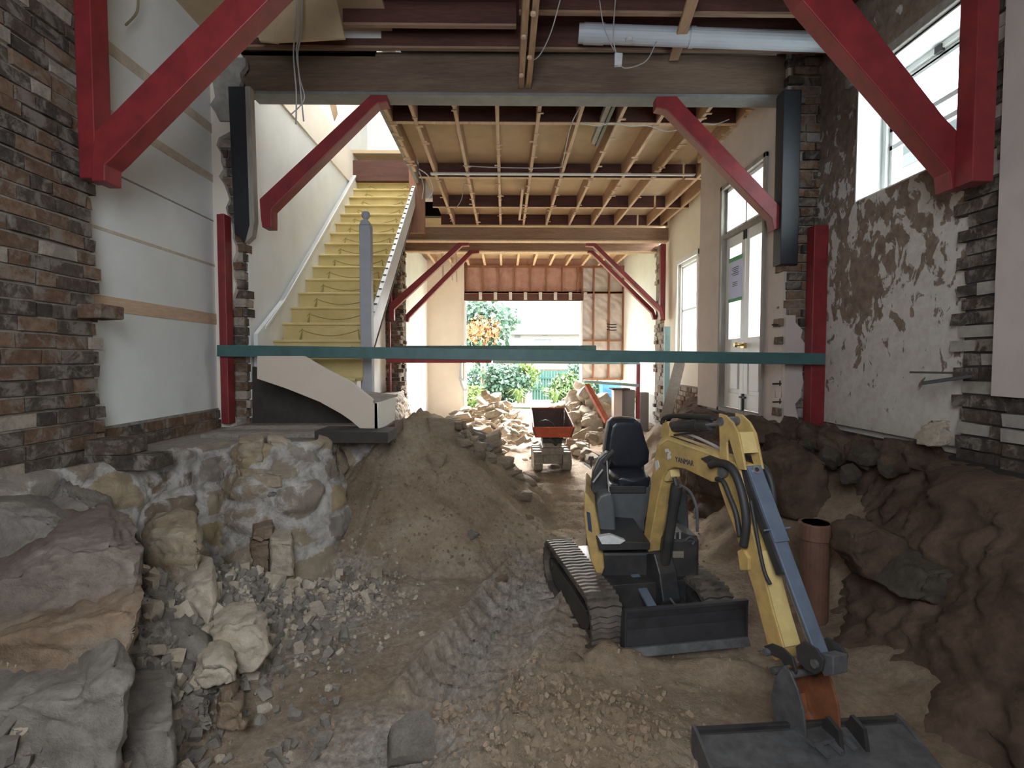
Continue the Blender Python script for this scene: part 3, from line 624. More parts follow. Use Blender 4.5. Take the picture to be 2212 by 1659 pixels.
# joists of the middle room, measured on the beam line
jx = [P(x, 216, Z=4.29) for x in (878, 978, 1070, 1163, 1260)]
xsj = [-1.27, -.99]+[-.53+.452*k for k in range(0, 8)]
jg = 'ceiling joists of the middle room'
proto = None
for k, x in enumerate(xsj):
    b = MB(); end = 7.68 if k == 0 else 10.7
    if x > 2.5: end = 7.3 if x < 2.64 else 7.3
    b.box(x-.022, x+.022, 5.26, end, 4.31, 4.50, 0); b.box(x-.019, x+.019, 5.27, end-.01, 4.292, 4.312, 1)
    rr = random.Random(k)
    for q in range(14):      # stubs of lath nailed under the joist
        y = 5.5+rr.random()*(end-5.6); e = rr.uniform(.01, .05)
        b.box(x-.022-(e if q % 2 else 0), x+.022+(0 if q % 2 else e), y, y+.028, 4.281, 4.293, 1)
    o = b.build('ceiling_joist', ['pine_y', 'pale_edge']); tag(o, ('first', 'second', 'third', 'fourth', 'fifth', 'sixth', 'seventh', 'eighth', 'ninth', 'tenth')[k]+' pine joist of the middle room ceiling, counted from the stair void to the right', 'joist', jg)
for k, x in enumerate((2.83, 3.1)):
    b = MB(); b.box(x-.022, x+.022, 7.3, 10.7, 4.31, 4.50); b.box(x-.019, x+.019, 7.3, 10.69, 4.292, 4.312, 1)
    o = b.build('ceiling_joist', ['pine_y', 'pale_edge']); tag(o, ('short pine joist over the recess, nearer the room', 'short pine joist over the recess, tight to the far right wall')[k], 'joist', 'short joists over the recess')
b = MB(); b.box(1.13, 1.17, 5.3, 6.75, 4.286, 4.40); b.box(1.07, 1.13, 5.3, 6.7, 4.30, 4.36, 1); beamY('blackened_batten', b, ['black_paint', 'grey_wood'], 'mouldy blackened batten fixed beside a joist near the right knee brace', 'batten')
# solid blocking between joists, one row a thing
for y, lab in ((6.1, 'first dark red row of blocking between the joists, nearest the deep beam'), (7.9, 'second dark red row of blocking between the joists, above the lath strip'), (9.4, 'third dark red row of blocking between the joists'), (10.62, 'last dark red row of blocking, tight against the far beam')):
    b = MB(); xe = 3.25 if y > 7.3 else 2.64
    for a, c in zip(xsj+[2.83, 3.1] if y > 7.3 else xsj, (xsj+[2.83, 3.1])[1:]+[xe] if y > 7.3 else xsj[1:]+[xe]):
        if c-a > .06: b.box(a+.022, c-.022, y, y+.045, 4.30, 4.5, 0, j=.004); b.box(a+.022, c-.022, y-.01, y+.05, 4.292, 4.30, 1)
    o = b.build('blocking_row', ['red_timber', 'pale_edge']); tag(o, lab, 'blocking')
b = MB(); b.box(-1.05, 2.72, 7.66, 7.72, 4.262, 4.283); beamY('lath_strip', b, ['decal_white'], 'whitewashed lath strip nailed across the joists of the middle room', 'batten')
b = MB(); b.box(.26, .30, 8.3, 10.1, 4.25, 4.288); beamY('nailed_batten', b, ['pale_edge'], 'short pale batten nailed under a central joist near the far beam', 'batten')
# rear room joists
for k in range(12):
    x = -1.9+.452*k; b = MB(); b.box(x-.022, x+.022, 11.85, 15.0, 4.30, 4.5); b.box(x-.03, x+.03, 11.86, 14.99, 4.28, 4.302, 1)
    o = b.build('ceiling_joist', ['pine_y', 'pale_edge']); tag(o, 'sunlit pine ceiling joist of the rear room', 'joist', 'ceiling joists of the rear room')
b = MB(); b.box(-2.1, 3.3, 13.3, 13.34, 4.3, 4.5); b.box(-2.1, 3.3, 13.28, 13.36, 4.27, 4.298, 1); o = b.build('blocking_row', ['red_timber', 'pale_edge']); tag(o, 'row of blocking halfway along the rear room ceiling', 'blocking')
# trimmer by the stair and its packing board
b = MB(); b.box(-2.6, -1.35, 8.6, 8.75, 4.47, 4.79); beamY('trimmer_beam', b, ['red_timber'], 'dark reddish trimmer beam above the top of the stairs', 'beam')
q0, q1 = P(883, 382, Y=8.2), P(918, 503, Y=8.2)
b = MB(); b.box(q0.x, q1.x, 8.2, 8.26, q1.z, 4.56); beamY('hanging_board', b, ['brown_z'], 'short brown board hanging upright at the right end of the stair trimmer', 'board')
b = MB(); b.box(-1.34, -1.29, 5.3, 8.2, 4.3, 4.74); beamY('void_edge_board', b, ['grey_wood'], 'rough edge board along the open side of the stair void', 'board')
# near room ceiling
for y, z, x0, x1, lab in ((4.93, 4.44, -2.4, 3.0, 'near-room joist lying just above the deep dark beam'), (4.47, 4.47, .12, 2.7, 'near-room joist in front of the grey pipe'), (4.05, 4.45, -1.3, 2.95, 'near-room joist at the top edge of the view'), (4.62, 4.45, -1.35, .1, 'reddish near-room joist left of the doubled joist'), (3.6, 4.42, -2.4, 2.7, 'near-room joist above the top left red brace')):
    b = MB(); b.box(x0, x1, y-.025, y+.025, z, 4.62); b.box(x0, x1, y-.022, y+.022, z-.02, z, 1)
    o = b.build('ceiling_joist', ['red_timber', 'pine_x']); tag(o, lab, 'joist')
b = MB(); b.box(.13, .18, 1.2, 5.09, 4.16, 4.32); b.box(.20, .25, 1.2, 5.09, 4.16, 4.32); rr = random.Random(5)
for q in range(9): y = 2.6+.28*q; b.tube([(.15+.06*(q % 2), y, 4.14), (.15+.06*(q % 2), y, 4.165)], .022, 10, 1)
beamY('doubled_joist', b, ['pine_y', 'pale_edge'], 'doubled pale joist with plaster dabs running overhead toward the camera', 'joist')
b = MB(); b.bar(P(1502, -20, Z=4.4), P(1455, 128, Z=4.4), .09, .03, m=0); beamY('slanting_batten', b, ['pine_y'], 'slanting batten crossing over the grey pipe', 'batten')
b = MB(); b.prism([P(590, 90, Y=4.5), P(745, 82, Y=4.5), P(720, -30, Y=4.4), P(610, -30, Y=4.4)], (0, .03, 0)); beamY('ceiling_sheet', b, ['ply'], 'tan ceiling sheet standing behind the hanging grey cables', 'sheet')
b = MB(); b.prism([P(560, 88, Y=4.7), P(600, 92, Y=4.7), P(620, -20, Y=4.5), P(530, -20, Y=4.5)], (0, .03, 0)); beamY('ceiling_sheet', b, ['ply'], 'narrow tan ceiling sheet in the left corner above the red brace', 'sheet')
# grey waste pipe
b = MB(); pa, pb = P(1250, 72, Y=4.75), P(1812, 92, Y=4.6); d = (pb-pa)
b.tube([pa, pb], .078, 20); b.tube([pa+d*.43, pa+d*.45], .084, 20); b.tube([pa+d*.02, pa+d*.10], .085, 20)
o = b.build('waste_pipe', ['pvc_grey'], smooth=False); tag(o, 'fat grey plastic waste pipe running along the ceiling to the right wall', 'pipe')
b = MB(); b.tube([pb, pb+Vector((.25, .05, -.03))], .075, 16); b.build('pipe_end', ['pvc_grey'], o)
# black posts on the nibs
b = MB(); b.prism([(-2.50, 4.96, 4.10), (-2.345, 4.96, 4.10), (-2.33, 4.96, 2.86), (-2.37, 4.96, 2.72), (-2.47, 4.96, 2.78)], (0, .1, 0)); o = beamY('hanging_post', b, ['black_paint'], 'short black painted post on the left nib under the deep beam', 'post')
b = MB(); b.prism([(-2.345, 4.958, 4.10), (-2.30, 4.958, 4.10), (-2.285, 4.958, 2.9), (-2.31, 4.958, 2.76), (-2.375, 4.958, 2.70), (-2.33, 4.958, 2.86)], (0, .08, 0)); b.build('post_facing', ['grey_wood'], o)
b = MB(); b.box(P(1686, 215, Y=5.0).x, P(1724, 215, Y=5.0).x, 4.94, 5.08, P(1700, 573, Y=5.0).z, 4.10); o = beamY('hanging_post', b, ['black_paint'], 'short blue black post on the right nib under the deep beam', 'post')
# red braces and posts, nearest frame first
def brace(pts, Y, th, lab, mats=('red_paint',), bev=.006):
    b = MB(); pxprism(b, pts, Y, th); o = b.build('knee_brace', list(mats), bevel=bev); return tag(o, lab, 'brace')
brace([(205, 283), (690, -208), (795, -218), (243, 341), (226, 356), (226, 391), (197, 391), (197, 348)], 3.16, .14, 'largest red knee brace, rising from the left wall out of the top of the view')
a, c = P(150, 0, Y=3.2), P(200, 384, Y=3.2)
b = MB(); b.box(a.x+.02, c.x+.02, 3.2, 3.34, c.z, 4.6); tag(b.build('timber_post', ['red_paint'], bevel=.006), 'thick red post hanging on the left brick wall beside the largest brace', 'post')
brace([(1733, 0), (1600, -210), (1700, -220), (1842, 0), (2041, 254), (2085, 300), (2110, 400), (2056, 408), (2052, 371)], 3.1, .12, 'dark red knee brace crossing the high window on the right')
a, c = P(2083, 0, Y=3.05), P(2122, 400, Y=3.05)
b = MB(); b.box(a.x+.02, c.x-.0, 2.98, 3.1, c.z, 4.6); tag(b.build('timber_post', ['red_paint'], bevel=.006), 'thick dark red post hanging on the right wall beside the high window', 'post')
brace([(560, 430), (800, 205), (836, 205), (836, 220), (815, 223), (586, 452), (586, 491), (566, 491), (563, 470)], 4.98, .14, 'red knee brace in front of the stairwell, left end of the deep beam')
brace([(1418, 208), (1462, 207), (1480, 228), (1690, 450), (1690, 490), (1672, 497), (1668, 472), (1440, 237), (1418, 232)], 4.98, .12, 'red knee brace in front of the french doors, right end of the deep beam')
brace([(843, 655), (990, 524), (1013, 524), (1013, 530), (998, 531), (851, 668), (851, 692), (843, 692)], 10.55, .12, 'nearer red brace at the left of the far opening')
brace([(876, 680), (1014, 540), (1035, 540), (1035, 546), (1020, 548), (884, 686), (882, 695), (876, 695)], 11.6, .12, 'red brace behind another at the left of the far opening')
brace([(1266, 525), (1287, 525), (1428, 662), (1436, 690), (1428, 690), (1424, 672), (1282, 532), (1266, 531)], 10.55, .12, 'nearer red brace at the right of the far opening')
brace([(1270, 541), (1282, 541), (1412, 668), (1420, 690), (1412, 690), (1408, 676), (1276, 546), (1270, 546)], 11.6, .12, 'red brace behind another at the right of the far opening')
def post(name, x0, x1, ya, yb, Y, th, lab, mat='red_paint', cat='post'):
    a, c = P(x0, ya, Y=Y), P(x1, yb, Y=Y); b = MB(); b.box(a.x, c.x, Y, Y+th, c.z, a.z); return tag(b.build(name, [mat], bevel=.005), lab, cat)
a, c = P(467, 461, Y=4.85), P(497, 916, Y=4.85)
b = MB(); b.box(a.x+.03, c.x-.01, 4.85, 4.97, c.z, a.z); b.box(a.x-.01, a.x+.04, 4.87, 4.98, c.z, a.z); tag(b.build('timber_post', ['red_paint'], bevel=.005), 'tall red post on the left wall carrying the green beam', 'post')
post('timber_post', 1760, 1784, 486, 921, 4.86, .12, 'tall red post on the right wall carrying the green beam')
post('timber_post', 1428, 1437, 527, 692, 10.6, .1, 'thin red post by the far right brace')
post('timber_post', 839, 844, 695, 860, 10.6, .1, 'thin red post by the far left brick jamb, below the brace')
post('timber_post', 840, 846, 612, 692, 10.75, .1, 'thin red post by the far left brick jamb, above the brace foot')
post('timber_post', 1376, 1382, 785, 905, 10.4, .1, 'thin red post standing at the right of the far opening')
post('timber_post', 1437, 1446, 705, 893, 9.4, .08, 'pale green upright post in front of the broken right jamb', 'pale_teal')
b = MB(); b.prism([P(468, 745, Y=4.78), P(1783, 763, Y=4.74), P(1783, 788, Y=4.74), P(468, 770, Y=4.78)], (0, .07, 0)); b.tube([P(641, 757, Y=4.78)+Vector((0, .03, 0)), P(641, 757, Y=4.78)+Vector((0, -.004, 0))], .018, 10)
tag(b.build('shoring_beam', ['teal_paint'], bevel=.004), 'long dark green shoring beam spanning the whole near room', 'beam')
b = MB(); b.prism([P(850, 747, Y=10.45), P(1288, 746, Y=10.45), P(1288, 757, Y=10.45), P(850, 757, Y=10.45)], (0, .1, 0)); tag(b.build('shoring_beam', ['teal_paint'], bevel=.004), 'far green beam showing just above the long one, ending over the opening', 'beam')
b = MB(); b.prism([P(836, 770, Y=10.3), P(1062, 772, Y=10.3), P(1062, 784, Y=10.3), P(836, 784, Y=10.3)], (0, .1, 0)); tag(b.build('shoring_beam', ['red_paint'], bevel=.004), 'red beam edge showing below the long green beam at the left', 'beam')
b = MB(); b.prism([P(1064, 774, Y=10.3), P(1382, 780, Y=10.3), P(1382, 787, Y=10.3), P(1064, 785, Y=10.3)], (0, .1, 0)); tag(b.build('shoring_beam', ['pale_teal'], bevel=.004), 'pale green beam edge showing below the long green beam at the right', 'beam')
b = MB(); b.prism([P(1262, 821, Y=10.9), P(1380, 830, Y=10.3), P(1380, 836, Y=10.3), P(1262, 827, Y=10.9)], (0, .12, 0)); tag(b.build('shoring_beam', ['pale_teal'], bevel=.004), 'short pale green board over the stone pile at the right', 'beam')
b = MB(); b.bar(P(1268, 832, Y=10.5), P(1312, 912, Y=9.6), .10, .07); tag(b.build('raking_prop', ['orange_red'], bevel=.004), 'slanting orange red prop in front of the stone pile', 'prop')
b = MB(); b.bar(P(1468, 785, Y=8.6), P(1438, 905, Y=7.6), .16, .03); b.bar(P(1476, 787, Y=8.62), P(1447, 905, Y=7.65), .04, .05); tag(b.build('leaning_plank', ['grey_wood']), 'weathered grey plank leaning against the recess wall', 'plank')
# ------------------------------------------------------------------ staircase
ST = empty('staircase', (-1.9, 5.3, 1.03)); tag(ST, 'straight staircase with gold carpeted treads climbing to the upper floor', 'staircase')
def sl(mb, o=(-1.9, 5.3, 1.03)): mb.v = [(v[0]-o[0], v[1]-o[1], v[2]-o[2]) for v in mb.v]; return mb
G, R_, Y0, Z0 = .23, .19, 5.5, EYE+.215
XL, XR = -2.36, -1.40
for n in range(-3, 15):
    y, z = Y0+n*G, Z0+n*R_
    xr = XR if n > -3 else -1.02; xl = {-1: -2.2, -2: -1.72, -3: -1.36}.get(n, XL)
    b = MB(); b.box(xl, xr, y-.02, y+G+.01, z-.03, z, 0); b.box(xl, xr, y, y+.02, z-R_, z-.02, 0)
    b.tube([(xl, y-.02, z-.014), (xr, y-.02, z-.014)], .015, 8, 0)
    if n >= 0:
        c = (xl+xr)/2+.02; hw = .30
        for s in (-1, 1):
            b.tube([(c+s*hw, y-.004, z-.07), (c+s*hw, y-.004, z-.10), (c+s*(hw+.012), y-.004, z-R_+.03), (c+s*(hw+.02), y-.004, z-R_+.005)], [.003, .006, .014, .016], 6, 1)
            b.tube([(c+s*(hw-.01), y-.003, z-.062), (c+s*(hw+.03), y-.003, z-.10)], .004, 5, 1)
        b.tube([(c-hw+2*hw*t/10, y-.003, z-.075-.062*(1-(2*t/10-1)**2)) for t in range(11)], .0045, 5, 1)
    if n == -3: sl(b).build('bottom_step', ['string_paint', 'string_paint'], ST)
    else: sl(b).build('carpeted_step', ['carpet', 'carpet_green'], ST)
ya, yb = Y0-.45, Y0+13.9*G
za, zb = Z0-.45*R_/G, Z0+13.9*R_
def zl(y): return Z0+(y-Y0)*R_/G
b = MB(); b.prism([(XR, 5.42, zl(5.42)-.10), (XR, yb, zb-.10), (XR, yb, zb+.20), (XR, 5.42, zl(5.42)+.20)], (.05, 0, 0))
s = sl(b).build('outer_string', ['white_paint'], ST, bevel=.004)
for k in range(26):
    y = 5.62+k*.115; b = MB(); z = zl(y)+.2
    b.box(XR+.008, XR+.040, y-.018, y+.018, z-.01, z+.003)
    sl(b).build('baluster_mortise', ['cable_dark'], s)
b = MB(); b.prism([(XL, 5.14, zl(5.14)-.15), (XL, yb, zb-.15), (XL, yb, zb+.16), (XL, 5.75, zl(5.75)+.22), (XL, 5.14, zl(5.14)+.34)], (-.04, 0, 0)); b.prism([(XL+.012, 5.3, zl(5.3)+.29), (XL+.012, 5.75, zl(5.75)+.22), (XL+.012, yb, zb+.16), (XL+.012, yb, zb+.13), (XL+.012, 5.75, zl(5.75)+.19), (XL+.012, 5.3, zl(5.3)+.26)], (-.05, 0, 0))
sl(b).build('wall_string', ['white_paint'], ST)
b = MB(); b.prism([(XL, 5.5, zl(5.5)-.30), (XL, yb, zb-.30), (XL, yb, zb-.32), (XL, 5.5, zl(5.5)-.32)], (XR-XL, 0, 0)); sl(b).build('soffit', ['grey_wood'], ST)
q0, q1 = P(781, 835, Y=5.33), P(801, 480, Y=5.33)
nx_, nw = (q0.x+q1.x)/2, (q1.x-q0.x)
b = MB(); b.box(nx_-nw/2, nx_+nw/2, 5.30, 5.30+nw, 1.05, q1.z-.03); b.prism([(nx_-nw/2, 5.30, q1.z-.03), (nx_+nw/2, 5.30, q1.z-.03), (nx_+nw*.28, 5.30, q1.z+.02), (nx_-nw*.28, 5.30, q1.z+.02)], (0, nw, 0))
npost = sl(b).build('newel_post', ['grey_paint'], ST, bevel=.008)
b = MB(); rr_ = [(.018, 0), (.014, .012), (.022, .02), (.038, .04), (.043, .062), (.038, .084), (.022, .1), (.004, .107)]
b.tube([(nx_, 5.30+nw/2, q1.z+.015+z) for r, z in rr_], [r for r, z in rr_], 20); sl(b).build('newel_ball', ['grey_paint'], npost, smooth=True)
YF = 4.42
pts = [(555, 769), (655, 769), (700, 795), (735, 813), (760, 826), (785, 847), (815, 871), (817, 934), (777, 925), (757, 908), (735, 893), (690, 868), (620, 840), (555, 818)]
b = MB(); pxprism(b, pts, YF, .05); sl(b).build('curved_front_string', ['string_paint'], ST, bevel=.003)
b = MB(); b.prism([P(817, 871, Y=YF), P(855, 857, Y=4.78), P(853, 907, Y=4.78), P(817, 930, Y=YF)], (-.03, 0, 0)); sl(b).build('end_riser', ['cream_plaster'], ST)
b = MB(); b.prism([P(809, 866, Y=YF-.02), P(857, 853, Y=4.8), P(795, 845, Y=4.85), P(770, 845, Y=4.7)], (0, 0, -.02)); sl(b).build('bullnose_tread', ['grey_wood'], ST)
b = MB(); pxprism(b, [(545, 792), (640, 805), (700, 850), (790, 935), (545, 935)], 5.06, .05); sl(b).build('under_stair_shade_sheet', ['foundation_dark'], ST)  # dark sheet standing in for the shaded opening under the stair
# floor bearers under the stair foot
b = MB(); b.prism([P(679, 931, Y=4.2), P(838, 934, Y=4.2), P(838, 958, Y=4.2), P(679, 957, Y=4.2)], (0, .35, 0)); tag(b.build('floor_bearer', ['foundation_dark'], bevel=.004), 'dark timber bearer end sticking out over the stone pier', 'bearer')
b = MB(); b.prism([P(806, 934, Y=4.62), P(853, 914, Y=4.6), P(853, 940, Y=4.6), P(830, 942, Y=4.62)], (0, .4, 0)); tag(b.build('floor_bearer', ['red_timber'], bevel=.004), 'second short bearer behind, under the bottom step', 'bearer')
b = MB(); b.box(-2.45, -1.50, 4.30, 5.2, 1.0, 1.03); b.box(-1.5, -1.08, 4.42, 5.2, 1.0, 1.03); b.build('floor_ledge_boards', ['mortar'], kind='structure')
# ------------------------------------------------------------------ rocks
def rock_mesh(name, seed, mat, cuts=9, sub=2, rough=.06, dims=(1, 1, 1), smooth=True, fl=False):
    r = random.Random(seed); bm = bmesh.new(); bmesh.ops.create_cube(bm, size=1)
    for _ in range(cuts):
        n = Vector([r.gauss(0, 1) for _ in range(3)]).normalized(); d = r.uniform(.36, .56)
        g = bm.verts[:]+bm.edges[:]+bm.faces[:]
        res = bmesh.ops.bisect_plane(bm, geom=g, plane_co=n*d, plane_no=n, clear_outer=True)
        ed = [e for e in res['geom_cut'] if isinstance(e, bmesh.types.BMEdge)]
        if ed: bmesh.ops.edgeloop_fill(bm, edges=ed)
    bmesh.ops.triangulate(bm, faces=bm.faces[:])
    for _ in range(sub):
        bmesh.ops.subdivide_edges(bm, edges=bm.edges[:], cuts=1, use_grid_fill=False); bmesh.ops.triangulate(bm, faces=bm.faces[:])
    if sub:
        bmesh.ops.smooth_vert(bm, verts=bm.verts[:], factor=.35, use_axis_x=True, use_axis_y=True, use_axis_z=True)
        co = np.array([v.co[:] for v in bm.verts]); k = 3.1
        d = fbm(co[:, 0]*k+seed, co[:, 1]*k+co[:, 2]*k*1.3, seed % 13, 4)*rough
        bm.normal_update()
        for v, e in zip(bm.verts, d): v.co += v.normal*float(e)
    me = bpy.data.meshes.new(name); bm.to_mesh(me); bm.free(); me.materials.append(M(mat))
    if smooth and sub: me.polygons.foreach_set('use_smooth', [True]*len(me.polygons))
    return me
def boulder(px, Y, th, mat, label, seed=1, front=.86, tilt=0, top=0, name='sandstone_boulder', cat='boulder', rough=.018, n=3, skew=None):
    """stone from its outline at distance Y: a rounded block of real depth"""
    pts = [P(x, y, Y=Y) for x, y in px]; c = sum(pts, Vector())/len(pts); L = len(pts)
    offs = [(-th*.17, front*1.0), (-th*.11, front+.10), (0, 1.02), (th*.7, 1.0), (th*.9, .8)] if rough else [(-th*.5, front*.9), (-th*.36, front+.06), (0, 1), (th*.45, 1.0), (th*.5, .8)]
    vs = []
    for dy, s in offs:
        for p in pts:
            q = c+(p-c)*s; q = c+(q-c); vs.append(Vector((q.x, Y+dy+tilt*(q.z-c.z), q.z+top*dy)))
    if skew is None: skew = c.x/Y*.95 if c.x < -.8 else 0
    for v in vs: v.x += skew*(v.y-Y)
    m = len(offs); vs += [c+Vector((-skew*th*.16, -th*.17 if rough else -th*.54, 0)), c+Vector((skew*th*.9, th*.9, 0))]
    fs = [(i*L+j, i*L+(j+1) % L, (i+1)*L+(j+1) % L, (i+1)*L+j) for i in range(m-1) for j in range(L)]
    fs += [((j+1) % L, j, m*L) for j in range(L)]+[((m-1)*L+j, (m-1)*L+(j+1) % L, m*L+1) for j in range(L)]
    bm = bmesh.new(); bv = [bm.verts.new(v) for v in vs]
    for f in fs: bm.faces.new([bv[i] for i in f])
    bmesh.ops.recalc_face_normals(bm, faces=bm.faces[:])
    for _ in range(n): bmesh.ops.subdivide_edges(bm, edges=bm.edges[:], cuts=1, use_grid_fill=True)
    bmesh.ops.smooth_vert(bm, verts=bm.verts[:], factor=.22 if rough else .5, use_axis_x=True, use_axis_y=True, use_axis_z=True)
    bm.normal_update(); co = np.array([v.co[:] for v in bm.verts])
    d = (fbm(co[:, 0]*3+seed, co[:, 2]*7+co[:, 1]*2, seed % 11, 5)*1.1+.7*fbm(co[:, 0]*11, co[:, 2]*16+co[:, 1]*9, seed+2, 3))*rough
    rid = np.abs(fbm(co[:, 0]*4+seed*2, co[:, 2]*9+co[:, 1]*3, seed+5, 4)); d = d-rough*1.5*np.exp(-rid*16)+rough*.5*fbm(co[:, 0]*30, co[:, 2]*34+co[:, 1]*25, seed+6, 3)
    for v, e in zip(bm.verts, d): v.co += v.normal*float(e)
    o_ = Vector((c.x, Y, min(p.z for p in pts)))
    for v in bm.verts: v.co -= o_
    me = bpy.data.meshes.new(name); bm.to_mesh(me); bm.free(); me.materials.append(M(mat)); me.polygons.foreach_set('use_smooth', [True]*len(me.polygons))
    o = bpy.data.objects.new(name, me); COL.objects.link(o); o.location = o_; return tag(o, label, cat)
boulder([(-40, 1075), (60, 1098), (120, 1118), (180, 1150), (182, 1168), (60, 1235), (0, 1262), (-60, 1270)], 2.45, .6, 'rock_grey', 'grey flat topped boulder at the left edge under the dark wedge of rock', 4, tilt=.5)
boulder([(85, 1090), (128, 1045), (150, 1052), (205, 1085), (245, 1115), (257, 1152), (230, 1166), (184, 1166), (130, 1120)], 2.75, .5, 'rock_grey', 'dark angular wedge of rock leaning behind the grey flat boulder', 9, tilt=.3)
boulder([(-80, 1250), (30, 1215), (120, 1170), (240, 1160), (270, 1180), (308, 1190), (303, 1260), (285, 1280), (200, 1300), (60, 1330), (-60, 1350)], 2.2, .7, 'rock_layer', 'long layered sandstone slab at the left, above the overhanging slab', 15, tilt=.25)
boulder([(-80, 1345), (60, 1332), (200, 1306), (290, 1278), (314, 1290), (308, 1340), (282, 1390), (240, 1425), (180, 1450), (100, 1478), (20, 1474), (-80, 1430)], 2.02, .7, 'rock_brown', 'broad brown slab overhanging a dark gap at the left edge', 22, tilt=.2)
boulder([(-80, 1500), (40, 1480), (150, 1470), (215, 1440), (250, 1430), (285, 1460), (275, 1540), (255, 1600), (235, 1720), (-80, 1720)], 1.78, .6, 'rock_grey', 'large grey and rusty boulder filling the bottom left corner', 31, tilt=.25)
boulder([(305, 1170), (330, 1148), (385, 1135), (425, 1148), (440, 1178), (434, 1210), (437, 1240), (415, 1260), (370, 1290), (330, 1300), (312, 1260)], 2.95, .45, 'rock_ochre', 'rounded ochre boulder set in the wall below the white plaster', 41, tilt=.15)
boulder([(310, 1290), (360, 1282), (420, 1262), (460, 1250), (470, 1290), (455, 1340), (400, 1350), (340, 1345)], 2.72, .4, 'rock_pale', 'pale crusted rock below the rounded ochre boulder', 43, tilt=.4)
boulder([(360, 1342), (400, 1350), (440, 1385), (455, 1420), (430, 1470), (415, 1500), (385, 1480), (355, 1440), (350, 1390)], 2.42, .35, 'rock_grey', 'grey flat shard leaning in the rubble below the pale rock', 47, tilt=.5)
boulder([(420, 1450), (440, 1425), (480, 1420), (508, 1440), (512, 1465), (470, 1480), (425, 1492), (414, 1478)], 2.30, .2, 'rock_pale', 'pale knobbly stone beside the grey shard', 53)
boulder([(455, 1365), (500, 1350), (550, 1352), (580, 1375), (585, 1400), (550, 1435), (520, 1440), (480, 1410)], 2.52, .3, 'rock_pale', 'bluish white broken rock at the edge of the rubble', 59, tilt=.4)
boulder([(258, 1578), (262, 1545), (372, 1555), (378, 1600), (370, 1720), (200, 1720)], 1.90, .4, 'rock_grey', 'grey block at the bottom edge right of the corner boulder', 61, tilt=.3)
boulder([(325, 1525), (352, 1478), (368, 1480), (386, 1505), (375, 1525)], 2.12, .14, 'rock_grey', 'small triangular stone lying on the rubble', 67)
boulder([(425, 1540), (455, 1545), (462, 1560), (450, 1578), (425, 1565)], 2.16, .14, 'rock_grey', 'small grey cobble in the dark gap of the rubble', 71)
boulder([(470, 1510), (500, 1500), (525, 1530), (530, 1565), (505, 1575), (470, 1560)], 2.22, .2, 'rock_brown', 'brown cracked stone right of the dark gap', 73)
# stones of the pier
pier = [((512, 950), (570, 944), (572, 1000), (545, 1005), (512, 995), 'rock_ochre', 'square ochre stone at the top left of the pier'),
 ((575, 945), (612, 948), (655, 975), (640, 1003), (590, 1012), 'rock_pale', 'split pale stone at the top of the pier under the bearer'),
 ((508, 1006), (575, 1010), (612, 1022), (612, 1050), (512, 1056), 'rock_ochre', 'long flat course stone of the pier'),
 ((512, 1058), (600, 1056), (606, 1070), (565, 1100), (530, 1085), 'rock_grey', 'grey wedge stone under the long flat course of the pier'),
 ((546, 1135), (590, 1128), (594, 1155), (565, 1166), (544, 1158), 'rock_brown', 'small brown stone standing proud of the pier'),
 ((538, 1168), (582, 1163), (584, 1235), (560, 1250), (540, 1220), 'rock_brown', 'brown block beside the pale square block of the pier'),
 ((583, 1160), (632, 1163), (638, 1240), (590, 1246), (581, 1238), 'rock_pale', 'pale square block near the base of the pier'),
 ((556, 1250), (634, 1242), (648, 1290), (590, 1292), (552, 1270), 'rock_ochre', 'ochre footing stone at the base of the pier')]
for k, q in enumerate(pier):
    yy = (3.92, 4.0, 3.90, 3.9, 3.72, 3.72, 3.62, 3.6)[k]
    boulder(list(q[:5]), yy-.06, .36, q[5], q[6], 80+k, name='pier_stone', cat='stone', rough=.012, n=3)
boulder([(708, 960), (805, 960), (808, 1010), (795, 1090), (740, 1100), (706, 1080)], 4.85, .5, 'rock_ochre', 'large squared stone behind the pier, beside the spoil heap', 95, name='pier_stone', cat='stone', rough=.02)
# bricks left sticking out below the white plaster
for x0, x1, y0, y1, lab, mt in ((181, 272, 952, 984, 'upper loose brick at the foot of the left brick wall', 'brick_b'), (179, 330, 984, 1018, 'lower long dark block at the foot of the left brick wall', 'brick_d'), (165, 217, 655, 686, 'brown brick jutting over the edge of the white plaster', 'brick_a')):
    a, c = P(x0, y1, Y=3.2), P(x1, y0, Y=3.2); b = MB(); b.box(a.x, c.x, 3.2, 3.4, a.z, c.z, j=.004); tag(b.build('loose_brick', [mt], bevel=.008), lab, 'brick')
# shared rocks, copied
pool = {}
def put_rock(mat, seed, loc, sc, rot, label, group, name='rock', cat='rock'):
    k = (mat, seed)
    if k not in pool: pool[k] = rock_mesh('rock_'+mat, seed, mat, cuts=8+seed % 4, sub=2, rough=.07)
    o = bpy.data.objects.new(name, pool[k]); COL.objects.link(o); o.location = loc; o.scale = sc; o.rotation_euler = rot
    return tag(o, label, cat, group)
rr = random.Random(11)
def onheap(px, py, w, h, mat, seed, label, group=None, sink=.4, name='rock', cat='rock'):
    a, b_, c = ray(px, py); t = 2.0
    while t < 14:
        if EYE+c*t < gz(a*t, b_*t): break
        t += .03
    s = w*t*b_/FPX; hh = h*t*b_/FPX
    return put_rock(mat, seed, (a*t, b_*t+.02, EYE+c*t), (s*1.15, s, hh*1.2), (rr.uniform(-.3, .3), rr.uniform(-.3, .3), rr.uniform(-.4, .4)), label, group, name, cat)
onheap(950, 930, 50, 46, 'rock_dusty', 1, 'large angular rock on the crest of the spoil heap')
onheap(944, 1003, 34, 46, 'rock_dusty', 2, 'pointed rock in the upper face of the spoil heap')
